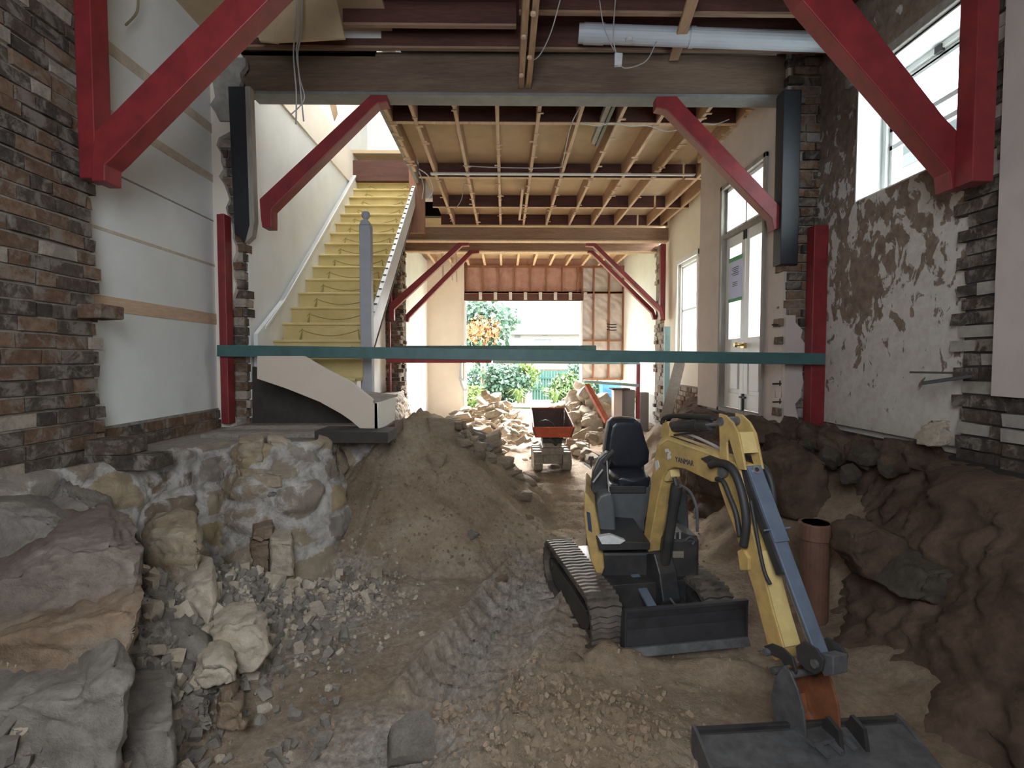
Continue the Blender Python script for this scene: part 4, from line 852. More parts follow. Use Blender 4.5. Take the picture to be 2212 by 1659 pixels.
onheap(1008, 906, 30, 34, 'rock_dusty', 3, 'boulder behind the crest, left end of the row of rubble')
onheap(1048, 960, 60, 30, 'rock_dusty', 4, 'long flat stone lying among the rubble right of the crest')
onheap(905, 1046, 16, 24, 'rock_dusty', 5, 'small stone stuck in the left face of the spoil heap')
onheap(1143, 1125, 16, 18, 'rock_brown', 1, 'brown stone at the right foot of the spoil heap')
onheap(1014, 1158, 34, 12, 'rock_grey', 2, 'grey splinter of stone on the lower face of the spoil heap')
onheap(738, 1252, 30, 12, 'rock_brown', 3, 'brown clod at the left foot of the spoil heap')
onheap(996, 1226, 22, 18, 'rock_dusty', 6, 'stone resting at the centre foot of the spoil heap')
onheap(1082, 1252, 26, 18, 'rock_brown', 4, 'dark clod between the heap and the tread print')
onheap(731, 1459, 22, 14, 'rock_dusty', 7, 'lone small stone on the bare floor')
onheap(1245, 1428, 26, 16, 'rock_brown', 5, 'brown clod beside the front of the excavator track')
onheap(905, 1610, 120, 60, 'rock_grey', 6, 'flat grey stone half buried in the hollow at the bottom')
onheap(775, 1390, 18, 8, 'rock_pale', 2, 'pale chip of stone left of the tread print')
for k in range(46):      # rubble spilling right of the crest
    t = rr.random(); px = 985+165*t+rr.uniform(-35, 20); py = 915+150*t**1.3+rr.uniform(-22, 26); s = rr.uniform(16, 40)
    onheap(px, py, s, s*rr.uniform(.35, .8), rr.choice(('rock_dusty', 'rock_dusty', 'rock_ochre', 'rock_brown')), rr.randint(1, 7), 'broken stone in the rubble spilling down right of the heap crest', 'rubble right of the spoil heap')
for k in range(16):
    px = rr.uniform(700, 1150); py = rr.uniform(1000, 1235); onheap(px, py, rr.uniform(4, 11), rr.uniform(3, 8), rr.choice(('rock_dusty', 'rock_dusty')), rr.randint(1, 7), 'small pebble on the face of the spoil heap', 'pebbles on the spoil heap', name='pebble', cat='pebble')
def pile(cx, cy, rx, ry, hh, n, smin, smax, flat, mats, label, group, seed, name='stone', dens=1):
    r = random.Random(seed)
    for k in range(n):
        a = r.uniform(0, 2*PI); q = math.sqrt(r.random()); x, y = cx+rx*q*math.cos(a), cy+ry*q*math.sin(a)
        z = hh*(1-q)*r.uniform(.55, 1)+.03; s = r.uniform(smin, smax)
        put_rock(r.choice(mats), r.randint(1, 7), (x, y, z), (s, s*r.uniform(.6, 1), s*flat*r.uniform(.7, 1.3)), (r.uniform(-.5, .5), r.uniform(-.5, .5), r.uniform(0, 6)), label, group, name, 'stone')
pile(-.45, 13.6, 1.0, 1.5, .95, 105, .16, .42, .35, ('rock_pale', 'rock_pale', 'rock_ochre'), 'sunlit flat flagstone in the heap left of the garden opening', 'flagstones heaped left of the opening', 1)
pile(1.95, 12.6, .95, 2.2, 1.25, 95, .25, .62, .65, ('rock_pale', 'rock_pale', 'rock_ochre'), 'sunlit sandstone block in the tall pile right of the dumper', 'sandstone blocks piled at the right', 2, name='sandstone_block')
pile(.15, 10.6, .5, 2.4, .30, 60, .08, .24, .45, ('rock_pale', 'rock_dusty'), 'small broken stone strewn left of the dumper', 'small stones left of the dumper', 3)
pile(1.7, 9.3, .55, 1.1, .42, 46, .10, .30, .6, ('rock_pale', 'rock_dusty'), 'pale stone lying right of the dumper', 'stones right of the dumper', 4)
# slates on the heap
for k, (x, y) in enumerate(((1035, 970), (1048, 978), (1060, 984), (1042, 990))):
    p = P(x, y, Y=6.2-.12*k); b = MB(); b.box(-.12, .12, -.06, .06, -.006, .006); o = b.build('roof_slate', ['guard_blue_grey']); o.location = (p.x, p.y, gz(p.x, p.y)+.03); o.rotation_euler = (.5, .35, .3); tag(o, 'blue grey slate lying on the rubble right of the heap crest', 'slate', 'slates on the rubble')
# crumbs and grit nobody could count
def scatter(name, n, region, smin, smax, mat, label, seed, cat='rubble'):
    r = random.Random(seed); src = [rock_mesh('t', q+1, mat, 5, 0) for q in range(4)]
    arr = []
    for m in src:
        arr.append((np.array([v.co[:] for v in m.vertices]), [tuple(p.vertices) for p in m.polygons]))
    V, Fc, off, k, tries = [], [], 0, 0, 0
    while k < n and tries < n*8:
        tries += 1; x, y = region(r)
        if x is None: continue
        s = smin+(smax-smin)*r.random()**3; v, f = arr[r.randrange(4)]
        e = np.array(Euler((r.uniform(0, 6), r.uniform(0, 6), r.uniform(0, 6))).to_matrix())
        z = gz(x, y) if name else 0
        V.append((v*np.array([1, r.uniform(.6, 1), r.uniform(.5, .9)])*s)@e.T+np.array([x, y, z+s*.18])); Fc += [tuple(i+off for i in q) for q in f]; off += len(v); k += 1
    me = bpy.data.meshes.new(name); me.from_pydata(np.concatenate(V).tolist(), [], Fc); me.materials.append(M(mat)); me.update()
    o = bpy.data.objects.new(name, me); COL.objects.link(o); return tag(o, label, cat, kind='stuff')
def reg_bank(r):
    x, y = r.uniform(-2.1, -.75), r.uniform(1.4, 3.9); return (x, y) if r.random() < .25+.9*(bankz(x, y) > .02) else (None, None)
scatter('rubble', 2600, reg_bank, .010, .07, 'rock_grey', 'grey crumbled mortar and stone rubble at the foot of the left wall', 1)
scatter('rubble', 420, reg_bank, .02, .11, 'rock_pale', 'pale crumbled stone among the grey rubble on the left', 9)
scatter('rubble', 900, lambda r: (r.gauss(-1.2, .3), r.gauss(3.45, .3)), .008, .04, 'rock_pale', 'pale grit below the stone pier', 2)
scatter('soil_crumbs', 1100, lambda r: (r.gauss(.2, .35), r.gauss(2.15, .22)), .008, .035, 'rock_dusty', 'crumbly brown soil clods at the bottom centre', 3, 'soil')
scatter('soil_crumbs', 700, lambda r: (r.uniform(-1.1, 1.8), r.uniform(2, 5)), .005, .022, 'rock_dusty', 'scattered crumbs of soil over the excavated floor', 4, 'soil')
scatter('soil_crumbs', 700, lambda r: (-1.3+1.6*r.random(), 3.95+.9*r.random()), .006, .028, 'rock_brown', 'brown soil crumbs at the foot of the spoil heap', 5, 'soil')
# dark boulders on the right
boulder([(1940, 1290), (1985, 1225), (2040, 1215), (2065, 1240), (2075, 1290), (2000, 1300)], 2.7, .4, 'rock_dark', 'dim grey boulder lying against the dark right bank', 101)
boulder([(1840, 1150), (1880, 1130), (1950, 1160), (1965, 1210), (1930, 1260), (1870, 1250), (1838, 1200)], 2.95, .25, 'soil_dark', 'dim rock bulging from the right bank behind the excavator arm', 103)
rq = random.Random(31)
for k in range(34):
    x, y = rq.uniform(2.30, 2.85), rq.uniform(3.3, 5.0); s = rq.uniform(.07, .24)
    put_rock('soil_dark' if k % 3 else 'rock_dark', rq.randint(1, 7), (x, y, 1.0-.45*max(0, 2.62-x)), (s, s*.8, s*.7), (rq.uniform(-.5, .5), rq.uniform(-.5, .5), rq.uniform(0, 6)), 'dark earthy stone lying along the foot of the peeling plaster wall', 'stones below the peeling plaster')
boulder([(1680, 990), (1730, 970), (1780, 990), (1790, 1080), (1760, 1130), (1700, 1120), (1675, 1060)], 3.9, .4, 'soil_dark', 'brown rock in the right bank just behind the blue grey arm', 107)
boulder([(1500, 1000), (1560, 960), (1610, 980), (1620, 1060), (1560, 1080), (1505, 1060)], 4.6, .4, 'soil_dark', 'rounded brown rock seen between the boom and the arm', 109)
boulder([(2020, 925), (2050, 905), (2050, 960), (2010, 965)], 3.1, .15, 'rock_pale', 'pale broken lump at the bottom corner of the peeling plaster', 111)
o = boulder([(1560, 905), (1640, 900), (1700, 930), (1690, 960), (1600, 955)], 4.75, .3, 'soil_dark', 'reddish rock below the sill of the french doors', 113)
# ------------------------------------------------------------------ mini excavator
EX = Vector((.85, 3.35, 0)); XC = empty('mini_excavator', EX); tag(XC, 'yellow and black mini excavator with an empty seat, its arm reaching down', 'excavator')
def ex(mb, name, mats, parent=None, bevel=.004, smooth=False, seg=2):
    mb.v = [(v[0]-EX.x, v[1]-EX.y, v[2]-EX.z) for v in mb.v]
    return mb.build(name, mats, parent or XC, smooth, bevel, None, seg)
def exo(o, parent=None):
    for k in ('label', 'category', 'group'):
        if k in o: del o[k]
    o.location = o.location-EX; o.parent = parent or XC; return o
# undercarriage, turned slightly
TU = Matrix.Translation((.80, 3.42, 0)) @ Matrix.Rotation(math.radians(9), 4, 'Z')
def trackpath(n, off=0):      # stadium in (y,z), idler front is -y
    out = []; R1, R2 = .150, .150; ya, yb, zc = -.42, .42, .155
    Lf = yb-ya; per = 2*Lf+2*PI*R1
    for k in range(n):
        s = per*k/n
        if s < Lf: p = (ya+s, zc+R1+off); a = PI/2
        elif s < Lf+PI*R1: t = (s-Lf)/R1; a = PI/2-t; p = (yb+math.cos(a)*(R1+off), zc+math.sin(a)*(R1+off))
        elif s < 2*Lf+PI*R1: t = s-Lf-PI*R1; a = -PI/2; p = (yb-t, zc-R1-off)
        else: t = (s-2*Lf-PI*R1)/R1; a = -PI/2-t; p = (ya+math.cos(a)*(R1+off), zc+math.sin(a)*(R1+off))
        out.append((p[0], p[1], a))
    return out
for s in (-1, 1):
    cx = s*.335; w = .092
    b = MB(); N = 72; o_, i_ = trackpath(N), trackpath(N, -.022)
    vs = []
    for (y, z, a), (y2, z2, _) in zip(o_, i_): vs += [TU@Vector((cx-w, y, z)), TU@Vector((cx+w, y, z)), TU@Vector((cx+w, y2, z2)), TU@Vector((cx-w, y2, z2))]
    fs = []
    for k in range(N):
        a, c = 4*k, 4*((k+1) % N)
        for j in range(4): fs.append((a+j, a+(j+1) % 4, c+(j+1) % 4, c+j))
    b.add(vs, fs)
    NG = 54
    for k, (y, z, a) in enumerate(trackpath(NG)):
        rad = Vector((0, math.cos(a), math.sin(a))); tan = Vector((0, -rad.z, rad.y)); c = Vector((0, y, z))
        for x0, x1, t0, t1 in ((-w, -w*.5, .008, -.004), (-w*.5, 0, -.004, .006), (0, w*.5, .006, -.004), (w*.5, w, -.004, .008)):
            q = [c+Vector((cx+x0, 0, 0))+tan*(t0-.011), c+Vector((cx+x1, 0, 0))+tan*(t1-.011), c+Vector((cx+x1, 0, 0))+tan*(t1+.011), c+Vector((cx+x0, 0, 0))+tan*(t0+.011)]
            q = [TU@p for p in q]; r3 = TU.to_3x3()@rad
            b.prism([p-r3*.004 for p in q], r3*.022)
    tr = ex(b, 'rubber_track', ['track_rubber'], bevel=0)
    b = MB(); b.prism([TU@Vector((cx-.07, y, z)) for y, z in ((-.42, .10), (-.40, .20), (.40, .20), (.42, .10), (.3, .05), (-.3, .05))], TU.to_3x3()@Vector((.14, 0, 0)))
    ex(b, 'track_frame', ['machine_black'], tr)
    for nm, y, r in (('sprocket', .42, .115), ('idler', -.42, .115)):
        b = MB(); b.tube([TU@Vector((cx-.05, y, .155)), TU@Vector((cx+.05, y, .155))], r, 20); b.tube([TU@Vector((cx-.075, y, .155)), TU@Vector((cx+.075, y, .155))], .045, 14); ex(b, nm, ['machine_black'], tr, bevel=0)
b = MB(); b.box(-.25, .25, -.32, .36, .12, .30, 0, TU); b.box(-.28, .28, -.12, .16, .14, .26, 0, TU); b.tube([TU@Vector((0, .05, .29)), TU@Vector((0, .05, .34))], .21, 28)
ex(b, 'chassis', ['machine_black'])
# blade
bl0, bl1 = P(1350, 1322, Y=2.72), P(1617, 1300, Y=2.83)
bd = (bl1-bl0); bd.z = 0; bn = Vector((bd.y, -bd.x, 0)).normalized()
zt_, zb2 = bl0.z, .075
prof = [(0, zt_), (.016, zt_-.05), (.018, zt_-.11), (.0, zb2+.045), (-.03, zb2)]
b = MB()
for (a, z), (c, z2) in zip(prof, prof[1:]):
    p = [bl0.xy.to_3d()-bn*a+Vector((0, 0, z)), bl0.xy.to_3d()+bd-bn*a+Vector((0, 0, z)), bl0.xy.to_3d()+bd-bn*c+Vector((0, 0, z2)), bl0.xy.to_3d()-bn*c+Vector((0, 0, z2))]
    b.prism(p, -bn*.014)
b.bar(bl0-bn*.012, bl0+bd-bn*.012, .028, .018)
for t in (0, 1): b.prism([bl0.xy.to_3d()+bd*t+Vector((0, 0, z))-bn*a for a, z in ((0, zt_), (0, zb2), (.07, zb2+.02), (.05, zt_-.02))], bd.normalized()*(.012 if t == 0 else -.012))
bld = ex(b, 'dozer_blade', ['blade_grey'], bevel=.002)
b = MB(); b.prism([bl0.xy.to_3d()+bn*.032+Vector((0, 0, zb2)), bl0.xy.to_3d()+bd+bn*.032+Vector((0, 0, zb2)), bl0.xy.to_3d()+bd+bn*.008+Vector((0, 0, zb2+.04)), bl0.xy.to_3d()+bn*.008+Vector((0, 0, zb2+.04))], -bn*.012)
ex(b, 'cutting_edge', ['worn_steel'], bld)
mid = (bl0+bl1)/2
for x in (-.2, .2):
    b = MB(); b.bar(TU@Vector((x, -.25, .17)), TU@Vector((x, -.52, .16)), .05, .05); ex(b, 'blade_arm', ['machine_black'])
b = MB(); b.bar(TU@Vector((-.03, -.20, .30)), TU@Vector((-.03, -.47, .21)), .055, .02); ex(b, 'blade_cylinder_cover', ['guard_blue_grey'])
b = MB(); b.bar(TU@Vector((.10, -.22, .27)), TU@Vector((.12, -.48, .2)), .012, .012); ex(b, 'blade_hose', ['machine_grey'])
# upper body
def bx(name, x0, x1, y0, y1, Y, d, mat, bev=.01, parent=None):
    a, c = P(x0, y1, Y=Y), P(x1, y0, Y=Y); b = MB(); b.box(a.x, c.x, Y, Y+d, a.z, c.z); return ex(b, name, [mat], parent, bev)
def pp(name, pts, Y, off, mat, bev=.012, parent=None, seg=3):
    b = MB(); b.prism([P(x, y, Y=Y) for x, y in pts], off); return ex(b, name, [mat], parent, bev, seg=seg)
bx('body_lower', 1300, 1506, 1192, 1262, 3.22, .66, 'machine_black', .02)
bx('body_right', 1434, 1512, 1163, 1252, 3.16, .6, 'machine_black', .02)
pp('floor_plate', [(1290, 1166), (1405, 1172), (1404, 1188), (1295, 1190)], 3.12, (.02, .5, 0), 'machine_black', .006)
pp('side_cover', [(1262, 1062), (1270, 1070), (1285, 1092), (1296, 1150), (1304, 1200), (1306, 1228), (1301, 1243), (1290, 1244), (1276, 1212), (1266, 1160), (1261, 1110)], 3.2, (.10, .60, .0), 'machine_yellow', .014)
b = MB(); q = P(1271, 1130, Y=3.19); b.prism([P(1267, 1105, Y=3.19), P(1275, 1108, Y=3.19), P(1279, 1150, Y=3.19), P(1271, 1145, Y=3.19)], (0, .004, 0)); ex(b, 'side_decal', ['decal_blue'], bevel=0)
pp('side_console', [(1288, 1085), (1296, 1070), (1312, 1064), (1322, 1068), (1328, 1090), (1331, 1162), (1291, 1160)], 3.33, (.02, .35, 0), 'machine_grey', .02)
pp('lever_tower', [(1276, 1068), (1281, 1020), (1294, 992), (1312, 976), (1326, 985), (1316, 1012), (1313, 1066)], 3.45, (.01, .10, 0), 'machine_black', .012)
b = MB(); b.tube([P(1304, 1000, Y=3.40), P(1314, 985, Y=3.40), P(1325, 973, Y=3.40)], [.012, .016, .018], 10); ex(b, 'joystick', ['machine_black'], bevel=0)
b = MB(); b.tube([P(1277, 1012, Y=3.5), P(1277, 992, Y=3.5)], .006, 8); b.tube([P(1277, 993, Y=3.5), P(1277, 986, Y=3.5)], [.02, .016], 10); ex(b, 'throttle_knob', ['machine_black'], bevel=0)
b = MB(); b.tube([P(1281, 1042, Y=3.38), P(1302, 1014, Y=3.38)], .006, 8); b.tube([P(1262, 1000, Y=3.42), P(1277, 1012, Y=3.42)], .006, 8); ex(b, 'lever', ['cable_grey'], bevel=0)
b = MB(); b.tube(spline([P(1311, 995, Y=3.38), P(1313, 1030, Y=3.38), P(1316, 1068, Y=3.38)], 5), .004, 6); ex(b, 'control_cable', ['cable_grey'], bevel=0)
bx('engine_cover', 1316, 1420, 1046, 1170, 3.62, .42, 'machine_grey', .02)
pp('seat_front_panel', [(1317, 1050), (1396, 1050), (1396, 1066), (1317, 1066)], 3.60, (0, .04, 0), 'machine_black', .006)
st_ = exo(boulder([(1314, 1022), (1322, 1017), (1392, 1017), (1398, 1024), (1396, 1044), (1316, 1044)], 3.80, .36, 'black_vinyl', 'x', 3, rough=0, name='seat_cushion'))
sb_ = exo(boulder([(1322, 903), (1345, 900), (1370, 902), (1382, 912), (1391, 945), (1401, 975), (1399, 998), (1382, 1010), (1350, 1013), (1320, 1012), (1306, 996), (1304, 970), (1308, 935), (1313, 912)], 3.98, .13, 'black_vinyl', 'x', 5, rough=0, name='seat_back', front=.90))
for k, y in enumerate((924, 931, 938)):
    b = MB(); b.tube([P(1328, y-1, Y=3.90), P(1340, y+1, Y=3.897), P(1352, y, Y=3.90)], .004, 8); ex(b, 'seam', ['black_vinyl'], sb_, bevel=0)
bx('seat_bracket', 1384, 1392, 1006, 1040, 3.95, .03, 'machine_black', .004)
pp('right_tower', [(1452, 1155), (1456, 1075), (1463, 1060), (1478, 1056), (1486, 1072), (1490, 1155)], 3.55, (.02, .22, 0), 'machine_grey', .02)
pp('hose_manifold', [(1436, 1165), (1440, 1152), (1475, 1150), (1490, 1156), (1507, 1158), (1508, 1176), (1436, 1176)], 3.18, (0, .25, 0), 'machine_black', .008)
b = MB()
for x in (1447, 1458, 1469): b.tube([P(x, 1165, Y=3.15), P(x, 1150, Y=3.17)], .008, 8)
b.tube(spline([P(1480, 1168, Y=3.14), P(1490, 1160, Y=3.13), P(1500, 1166, Y=3.14), P(1496, 1176, Y=3.14)], 5), .006, 6); ex(b, 'hose_fitting', ['worn_steel'], bevel=0)
bx('data_plate', 1453, 1477, 1191, 1205, 3.155, .004, 'dusty_metal', 0)
pp('foot_pedal', [(1292, 1160), (1320, 1156), (1352, 1168), (1340, 1176), (1300, 1176)], 3.10, (0, .05, -.002), 'decal_white', .003)
# boom and arm live in one upright plane
FX, FY, TH = .915, 3.3, math.radians(15)
sn, cs = math.sin(TH), math.cos(TH)
def bp(px, py, off=0.):
    a, b_, c = ray(px, py); fx, fy = FX+off*cs, FY+off*sn
    det = a*cs+sn*b_; t = (fx*cs+sn*fy)/det; u = (a*fy-b_*fx)/det
    return u, EYE+c*t
def w3(u, z, off=0.): return Vector((FX+u*sn+off*cs, FY-u*cs+off*sn, z))
RT = Vector((cs, sn, 0))
def side(mb, pts, off, w, m=0): mb.prism([w3(*bp(x, y, off), off) for x, y in pts], RT*w, m)
b = MB()
side(b, [(1384, 1196), (1391, 1150), (1398, 1100), (1406, 1040), (1413, 990), (1419, 962), (1428, 947), (1440, 942), (1500, 963), (1564, 987), (1577, 1002), (1575, 1024), (1560, 1042), (1536, 1041), (1520, 1033), (1478, 1013), (1455, 1009), (1440, 1017), (1430, 1036), (1420, 1080), (1411, 1130), (1400, 1196)], -.043, .086)
boom = ex(b, 'boom', ['machine_yellow'], bevel=.006)
b = MB(); side(b, [(1421, 958), (1441, 946), (1500, 967), (1560, 989), (1560, 992), (1500, 971), (1442, 951), (1426, 962)], -.047, .006); ex(b, 'boom_edge', ['dusty_yellow'], boom, bevel=0)
# maker's lettering on the boom side
fc = bpy.data.curves.new('lettering', 'FONT'); fc.body = 'YANMAR'; fc.size = .042; fc.extrude = .0008; fc.align_x = 'LEFT'; fc.materials.append(M('decal_blue'))
fo = bpy.data.objects.new('lettering', fc); COL.objects.link(fo)
p0 = w3(*bp(1459, 997, -.0445), -.0445); p1 = w3(*bp(1494, 1006, -.0445), -.0445); dx = (p1-p0).normalized()
zz_ = -RT; yy_ = zz_.cross(dx).normalized(); mt = Matrix((dx, yy_, zz_)).transposed().to_4x4(); mt.translation = p0-RT*.001-EX
COL.objects.unlink(fo); COL.objects.link(fo); bpy.context.view_layer.update()
lm = bpy.data.meshes.new_from_object(fo); bpy.data.objects.remove(fo); fo = bpy.data.objects.new('lettering', lm); COL.objects.link(fo)
fo.matrix_basis = mt; fo.parent = boom
sc_ = .0;
b = MB(); c0 = w3(*bp(1443, 981, -.0445), -.0445)
for k, (dx_, dz_) in enumerate(((-.02, .018), (.0, .022), (.018, .01), (.005, -.004), (.022, -.014), (.002, -.02))): b.tube([c0+dx*dx_+yy_*dz_-RT*.001, c0+dx*dx_+yy_*dz_], .011, 8)
ex(b, 'emblem', ['decal_white'], boom, bevel=0)
b = MB(); side(b, [(1414, 996), (1421, 994), (1424, 1008), (1417, 1018)], -.0455, .003); ex(b, 'decal', ['decal_white'], boom, bevel=0)
b = MB(); side(b, [(1428, 1018), (1436, 1008), (1448, 1012), (1450, 1030), (1442, 1040), (1436, 1040)], -.03, .06); ex(b, 'boom_bracket', ['dusty_yellow'])
# swing post
b = MB(); side(b, [(1372, 1196), (1412, 1196), (1424, 1240), (1432, 1300), (1420, 1330), (1392, 1330), (1380, 1280)], -.06, .12); ex(b, 'swing_post', ['machine_black'], bevel=.008)
b = MB(); side(b, [(1362, 1192), (1370, 1190), (1378, 1250), (1380, 1284), (1371, 1282), (1366, 1240)], -.10, .016); ex(b, 'swing_plate', ['machine_yellow'], bevel=.003)
b = MB(); side(b, [(1340, 1290), (1360, 1278), (1380, 1290), (1378, 1318), (1350, 1320)], -.09, .05); ex(b, 'swing_pin_boss', ['dusty_yellow'])
b = MB(); b.tube([w3(*bp(1436, 1215)), w3(*bp(1456, 1090))], .030, 16); b.tube([w3(*bp(1456, 1090)), w3(*bp(1462, 1048))], .034, 16); b.tube([w3(*bp(1462, 1050)), w3(*bp(1452, 1012))], .014, 12); ex(b, 'boom_cylinder', ['machine_black'], bevel=0)
b = MB(); b.tube(spline([w3(*bp(1462, 1050), .03), w3(*bp(1478, 1065), .04), w3(*bp(1488, 1100), .05), w3(*bp(1486, 1150), .06)], 6), .008, 8); ex(b, 'hose', ['machine_grey'], bevel=0)
# arm cylinder on top of the boom
b = MB(); b.tube([w3(*bp(1450, 922)), w3(*bp(1535, 917))], .032, 16); b.tube([w3(*bp(1437, 924)), w3(*bp(1452, 922))], [.022, .030], 12); b.tube([w3(*bp(1500, 919)), w3(*bp(1512, 918))], .036, 16)
ac = ex(b, 'arm_cylinder', ['machine_black'], bevel=0)
b = MB(); b.tube([w3(*bp(1535, 917)), w3(*bp(1572, 911))], .015, 12); ex(b, 'cylinder_rod', ['bright_steel'], ac, bevel=0)
b = MB(); side(b, [(1424, 944), (1430, 915), (1440, 910), (1447, 925), (1444, 948)], -.035, .07); ex(b, 'cylinder_bracket', ['machine_yellow'])
for k, pts in enumerate((((1440, 915), (1446, 902), (1470, 898), (1520, 900), (1550, 902)), ((1434, 935), (1432, 915), (1442, 900), (1475, 902), (1540, 908)), ((1450, 942), (1490, 955), (1540, 975), (1560, 985)), ((1440, 930), (1480, 938), (1530, 960), (1566, 980)), ((1455, 940), (1500, 935), (1545, 936)))):
    b = MB(); b.tube(spline([w3(*bp(x, y), (-.03, .03, -.02, .02, 0)[k]) for x, y in pts], 6), (.014, .012, .008, .008, .006)[k], 8); ex(b, 'hose', ['black_rubber' if k != 3 else 'cable_grey'], bevel=0)
b = MB(); side(b, [(1512, 990), (1530, 984), (1552, 992), (1556, 1010), (1530, 1004)], -.055, .02); ex(b, 'hose_clamp', ['machine_black'])
# arm
b = MB()
side(b, [(1546, 1030), (1556, 1004), (1575, 996), (1596, 1004), (1606, 1050), (1621, 1130), (1638, 1200), (1655, 1265), (1672, 1330), (1692, 1398), (1690, 1424), (1674, 1428), (1662, 1412), (1654, 1380), (1641, 1330), (1626, 1270), (1605, 1205), (1588, 1150), (1566, 1090)], -.043, .086)
arm = ex(b, 'arm', ['machine_yellow'], bevel=.005)
b = MB(); fr_ = [(1640, 1190), (1655, 1262), (1672, 1328), (1692, 1396)]
for (x, y), (x2, y2) in zip(fr_, fr_[1:]):
    a, c = bp(x, y, -.043), bp(x2, y2, -.043); b.prism([w3(a[0]+.004, a[1], -.040), w3(a[0]+.004, a[1], .040), w3(c[0]+.004, c[1], .040), w3(c[0]+.004, c[1], -.040)], w3(.004, 0)-w3(0, 0))
ex(b, 'arm_facing', ['dusty_yellow'], arm, bevel=0)
b = MB(); side(b, [(1592, 1190), (1604, 1185), (1616, 1205), (1616, 1232), (1598, 1232)], -.058, .02); ex(b, 'arm_lug', ['machine_yellow'], arm)
lug = [(1552, 893), (1566, 897), (1582, 913), (1595, 938), (1602, 973), (1610, 1016), (1594, 1014), (1583, 978), (1574, 946), (1569, 955), (1572, 1006), (1554, 1006), (1554, 960)]
b = MB(); side(b, lug, -.052, .012); ex(b, 'arm_head_plate', ['machine_yellow'], bevel=.003)
b = MB(); b.prism([w3(*bp(x, y, -.052), .042) for x, y in lug], RT*.012); ex(b, 'arm_head_plate', ['machine_yellow'], bevel=.003)
a, c = bp(1592, 934, -.05), bp(1603, 980, -.05)
b = MB(); b.prism([w3(a[0], a[1], -.042), w3(a[0], a[1], .044), w3(c[0], c[1], .044), w3(c[0], c[1], -.042)], w3(-.02, 0)-w3(0, 0)); ex(b, 'spreader_plate', ['dusty_yellow'], bevel=.003)
b = MB(); q = bp(1566, 910, -.03); b.tube([w3(*q, -.06), w3(*q, .06)], .022, 12); ex(b, 'pivot_pin', ['worn_steel'], bevel=0); b = MB(); q = bp(1563, 1020, -.05); b.tube([w3(*q, -.065), w3(*q, .06)], .028, 14); ex(b, 'pivot_pin', ['worn_steel'], bevel=0)
# bucket cylinder with its cover in front of the arm
ga, gb = w3(*bp(1627, 1006)), w3(*bp(1779, 1418)); gd = gb-ga; gn = RT.cross(gd).normalized()
if gn.y > 0: gn = -gn
mid_ = ga+gd*.60
b = MB(); b.prism([ga-RT*.037, ga+RT*.037, gb+RT*.032, gb-RT*.032], -gn*.012); ex(b, 'cylinder_cover', ['guard_blue_grey'], bevel=.003)
m2 = ga+gd*.44; b = MB(); b.prism([ga-RT*.038+gn*.001, ga+RT*.038+gn*.001, m2+RT*.038+gn*.003, m2-RT*.038+gn*.003], gn*.006); b.tube([m2-RT*.07+gn*.004-gd*.07, m2+RT*.07+gn*.004-gd*.07], .005, 6); ex(b, 'cover_plate', ['guard_blue_grey'], bevel=.002)
b = MB(); b.prism([ga-RT*.036-gn*.013, ga+RT*.036-gn*.013, mid_+RT*.034-gn*.013, mid_-RT*.034-gn*.013], -gn*.055); bc = ex(b, 'bucket_cylinder', ['machine_black'], bevel=.01)
b = MB(); b.tube([mid_-gn*.04, gb-gn*.04], .014, 12); ex(b, 'cylinder_rod', ['bright_steel'], bc, bevel=0)
b = MB(); q = ga+gd*.03+gn*.008; b.tube([q, q+gn*.006], .020, 16); ex(b, 'pin_cap', ['bright_steel'], bevel=0); b = MB(); b.tube([q+gn*.005, q+gn*.009], .010, 10); ex(b, 'pin_centre', ['iron'], bevel=0)
for k, (pts, off, r) in enumerate(((((1535, 1005), (1552, 1000), (1575, 1006), (1592, 1032), (1606, 1080), (1612, 1130), (1606, 1180)), -.075, .019), (((1548, 1035), (1562, 1040), (1575, 1070), (1590, 1110), (1598, 1160)), -.06, .012), (((1632, 1000), (1655, 1015), (1668, 1050), (1672, 1095)), .065, .015), (((1590, 970), (1610, 985), (1640, 1000), (1658, 1030)), .06, .01), (((1622, 1080), (1634, 1150), (1650, 1230), (1664, 1262)), -.052, .008))):
    b = MB(); b.tube(spline([w3(*bp(x, y, off), off) for x, y in pts], 7), r, 10); ex(b, 'hose', ['black_rubber'], bevel=0, smooth=True)
# linkage and digging bucket
for off in (-.062, .05):
    b = MB(); b.prism([w3(*bp(x, y), off) for x, y in ((1745, 1392), (1762, 1380), (1790, 1396), (1806, 1420), (1802, 1444), (1786, 1452), (1765, 1440), (1748, 1420))], RT*.012); ex(b, 'link_plate', ['machine_black'], bevel=.003)
    b = MB(); b.prism([w3(*bp(x, y), off+.004) for x, y in ((1672, 1392), (1690, 1386), (1715, 1396), (1736, 1416), (1744, 1446), (1738, 1470), (1726, 1462), (1724, 1440), (1710, 1420), (1690, 1410))], RT*.012); ex(b, 'bucket_link', ['machine_black'], bevel=.003)
b = MB()
for x, y in ((1790, 1428), (1736, 1452), (1683, 1404), (1700, 1444)): q = bp(x, y); b.tube([w3(*q, -.075), w3(*q, .075)], .016, 12)
ex(b, 'linkage_pin', ['worn_steel'], bevel=0)
b = MB(); side(b, [(1772, 1410), (1800, 1418), (1800, 1458), (1780, 1462), (1768, 1440)], -.035, .07); ex(b, 'cylinder_eye', ['worn_steel'])
bk_ = [(1694, 1438), (1676, 1462), (1666, 1505), (1672, 1545), (1692, 1580), (1718, 1598), (1740, 1600)]
fr2 = [(1741, 1585), (1737, 1540), (1724, 1490), (1708, 1452)]
off = -.085; bw = .17
b = MB(); back = [bp(x, y, off) for x, y in bk_]
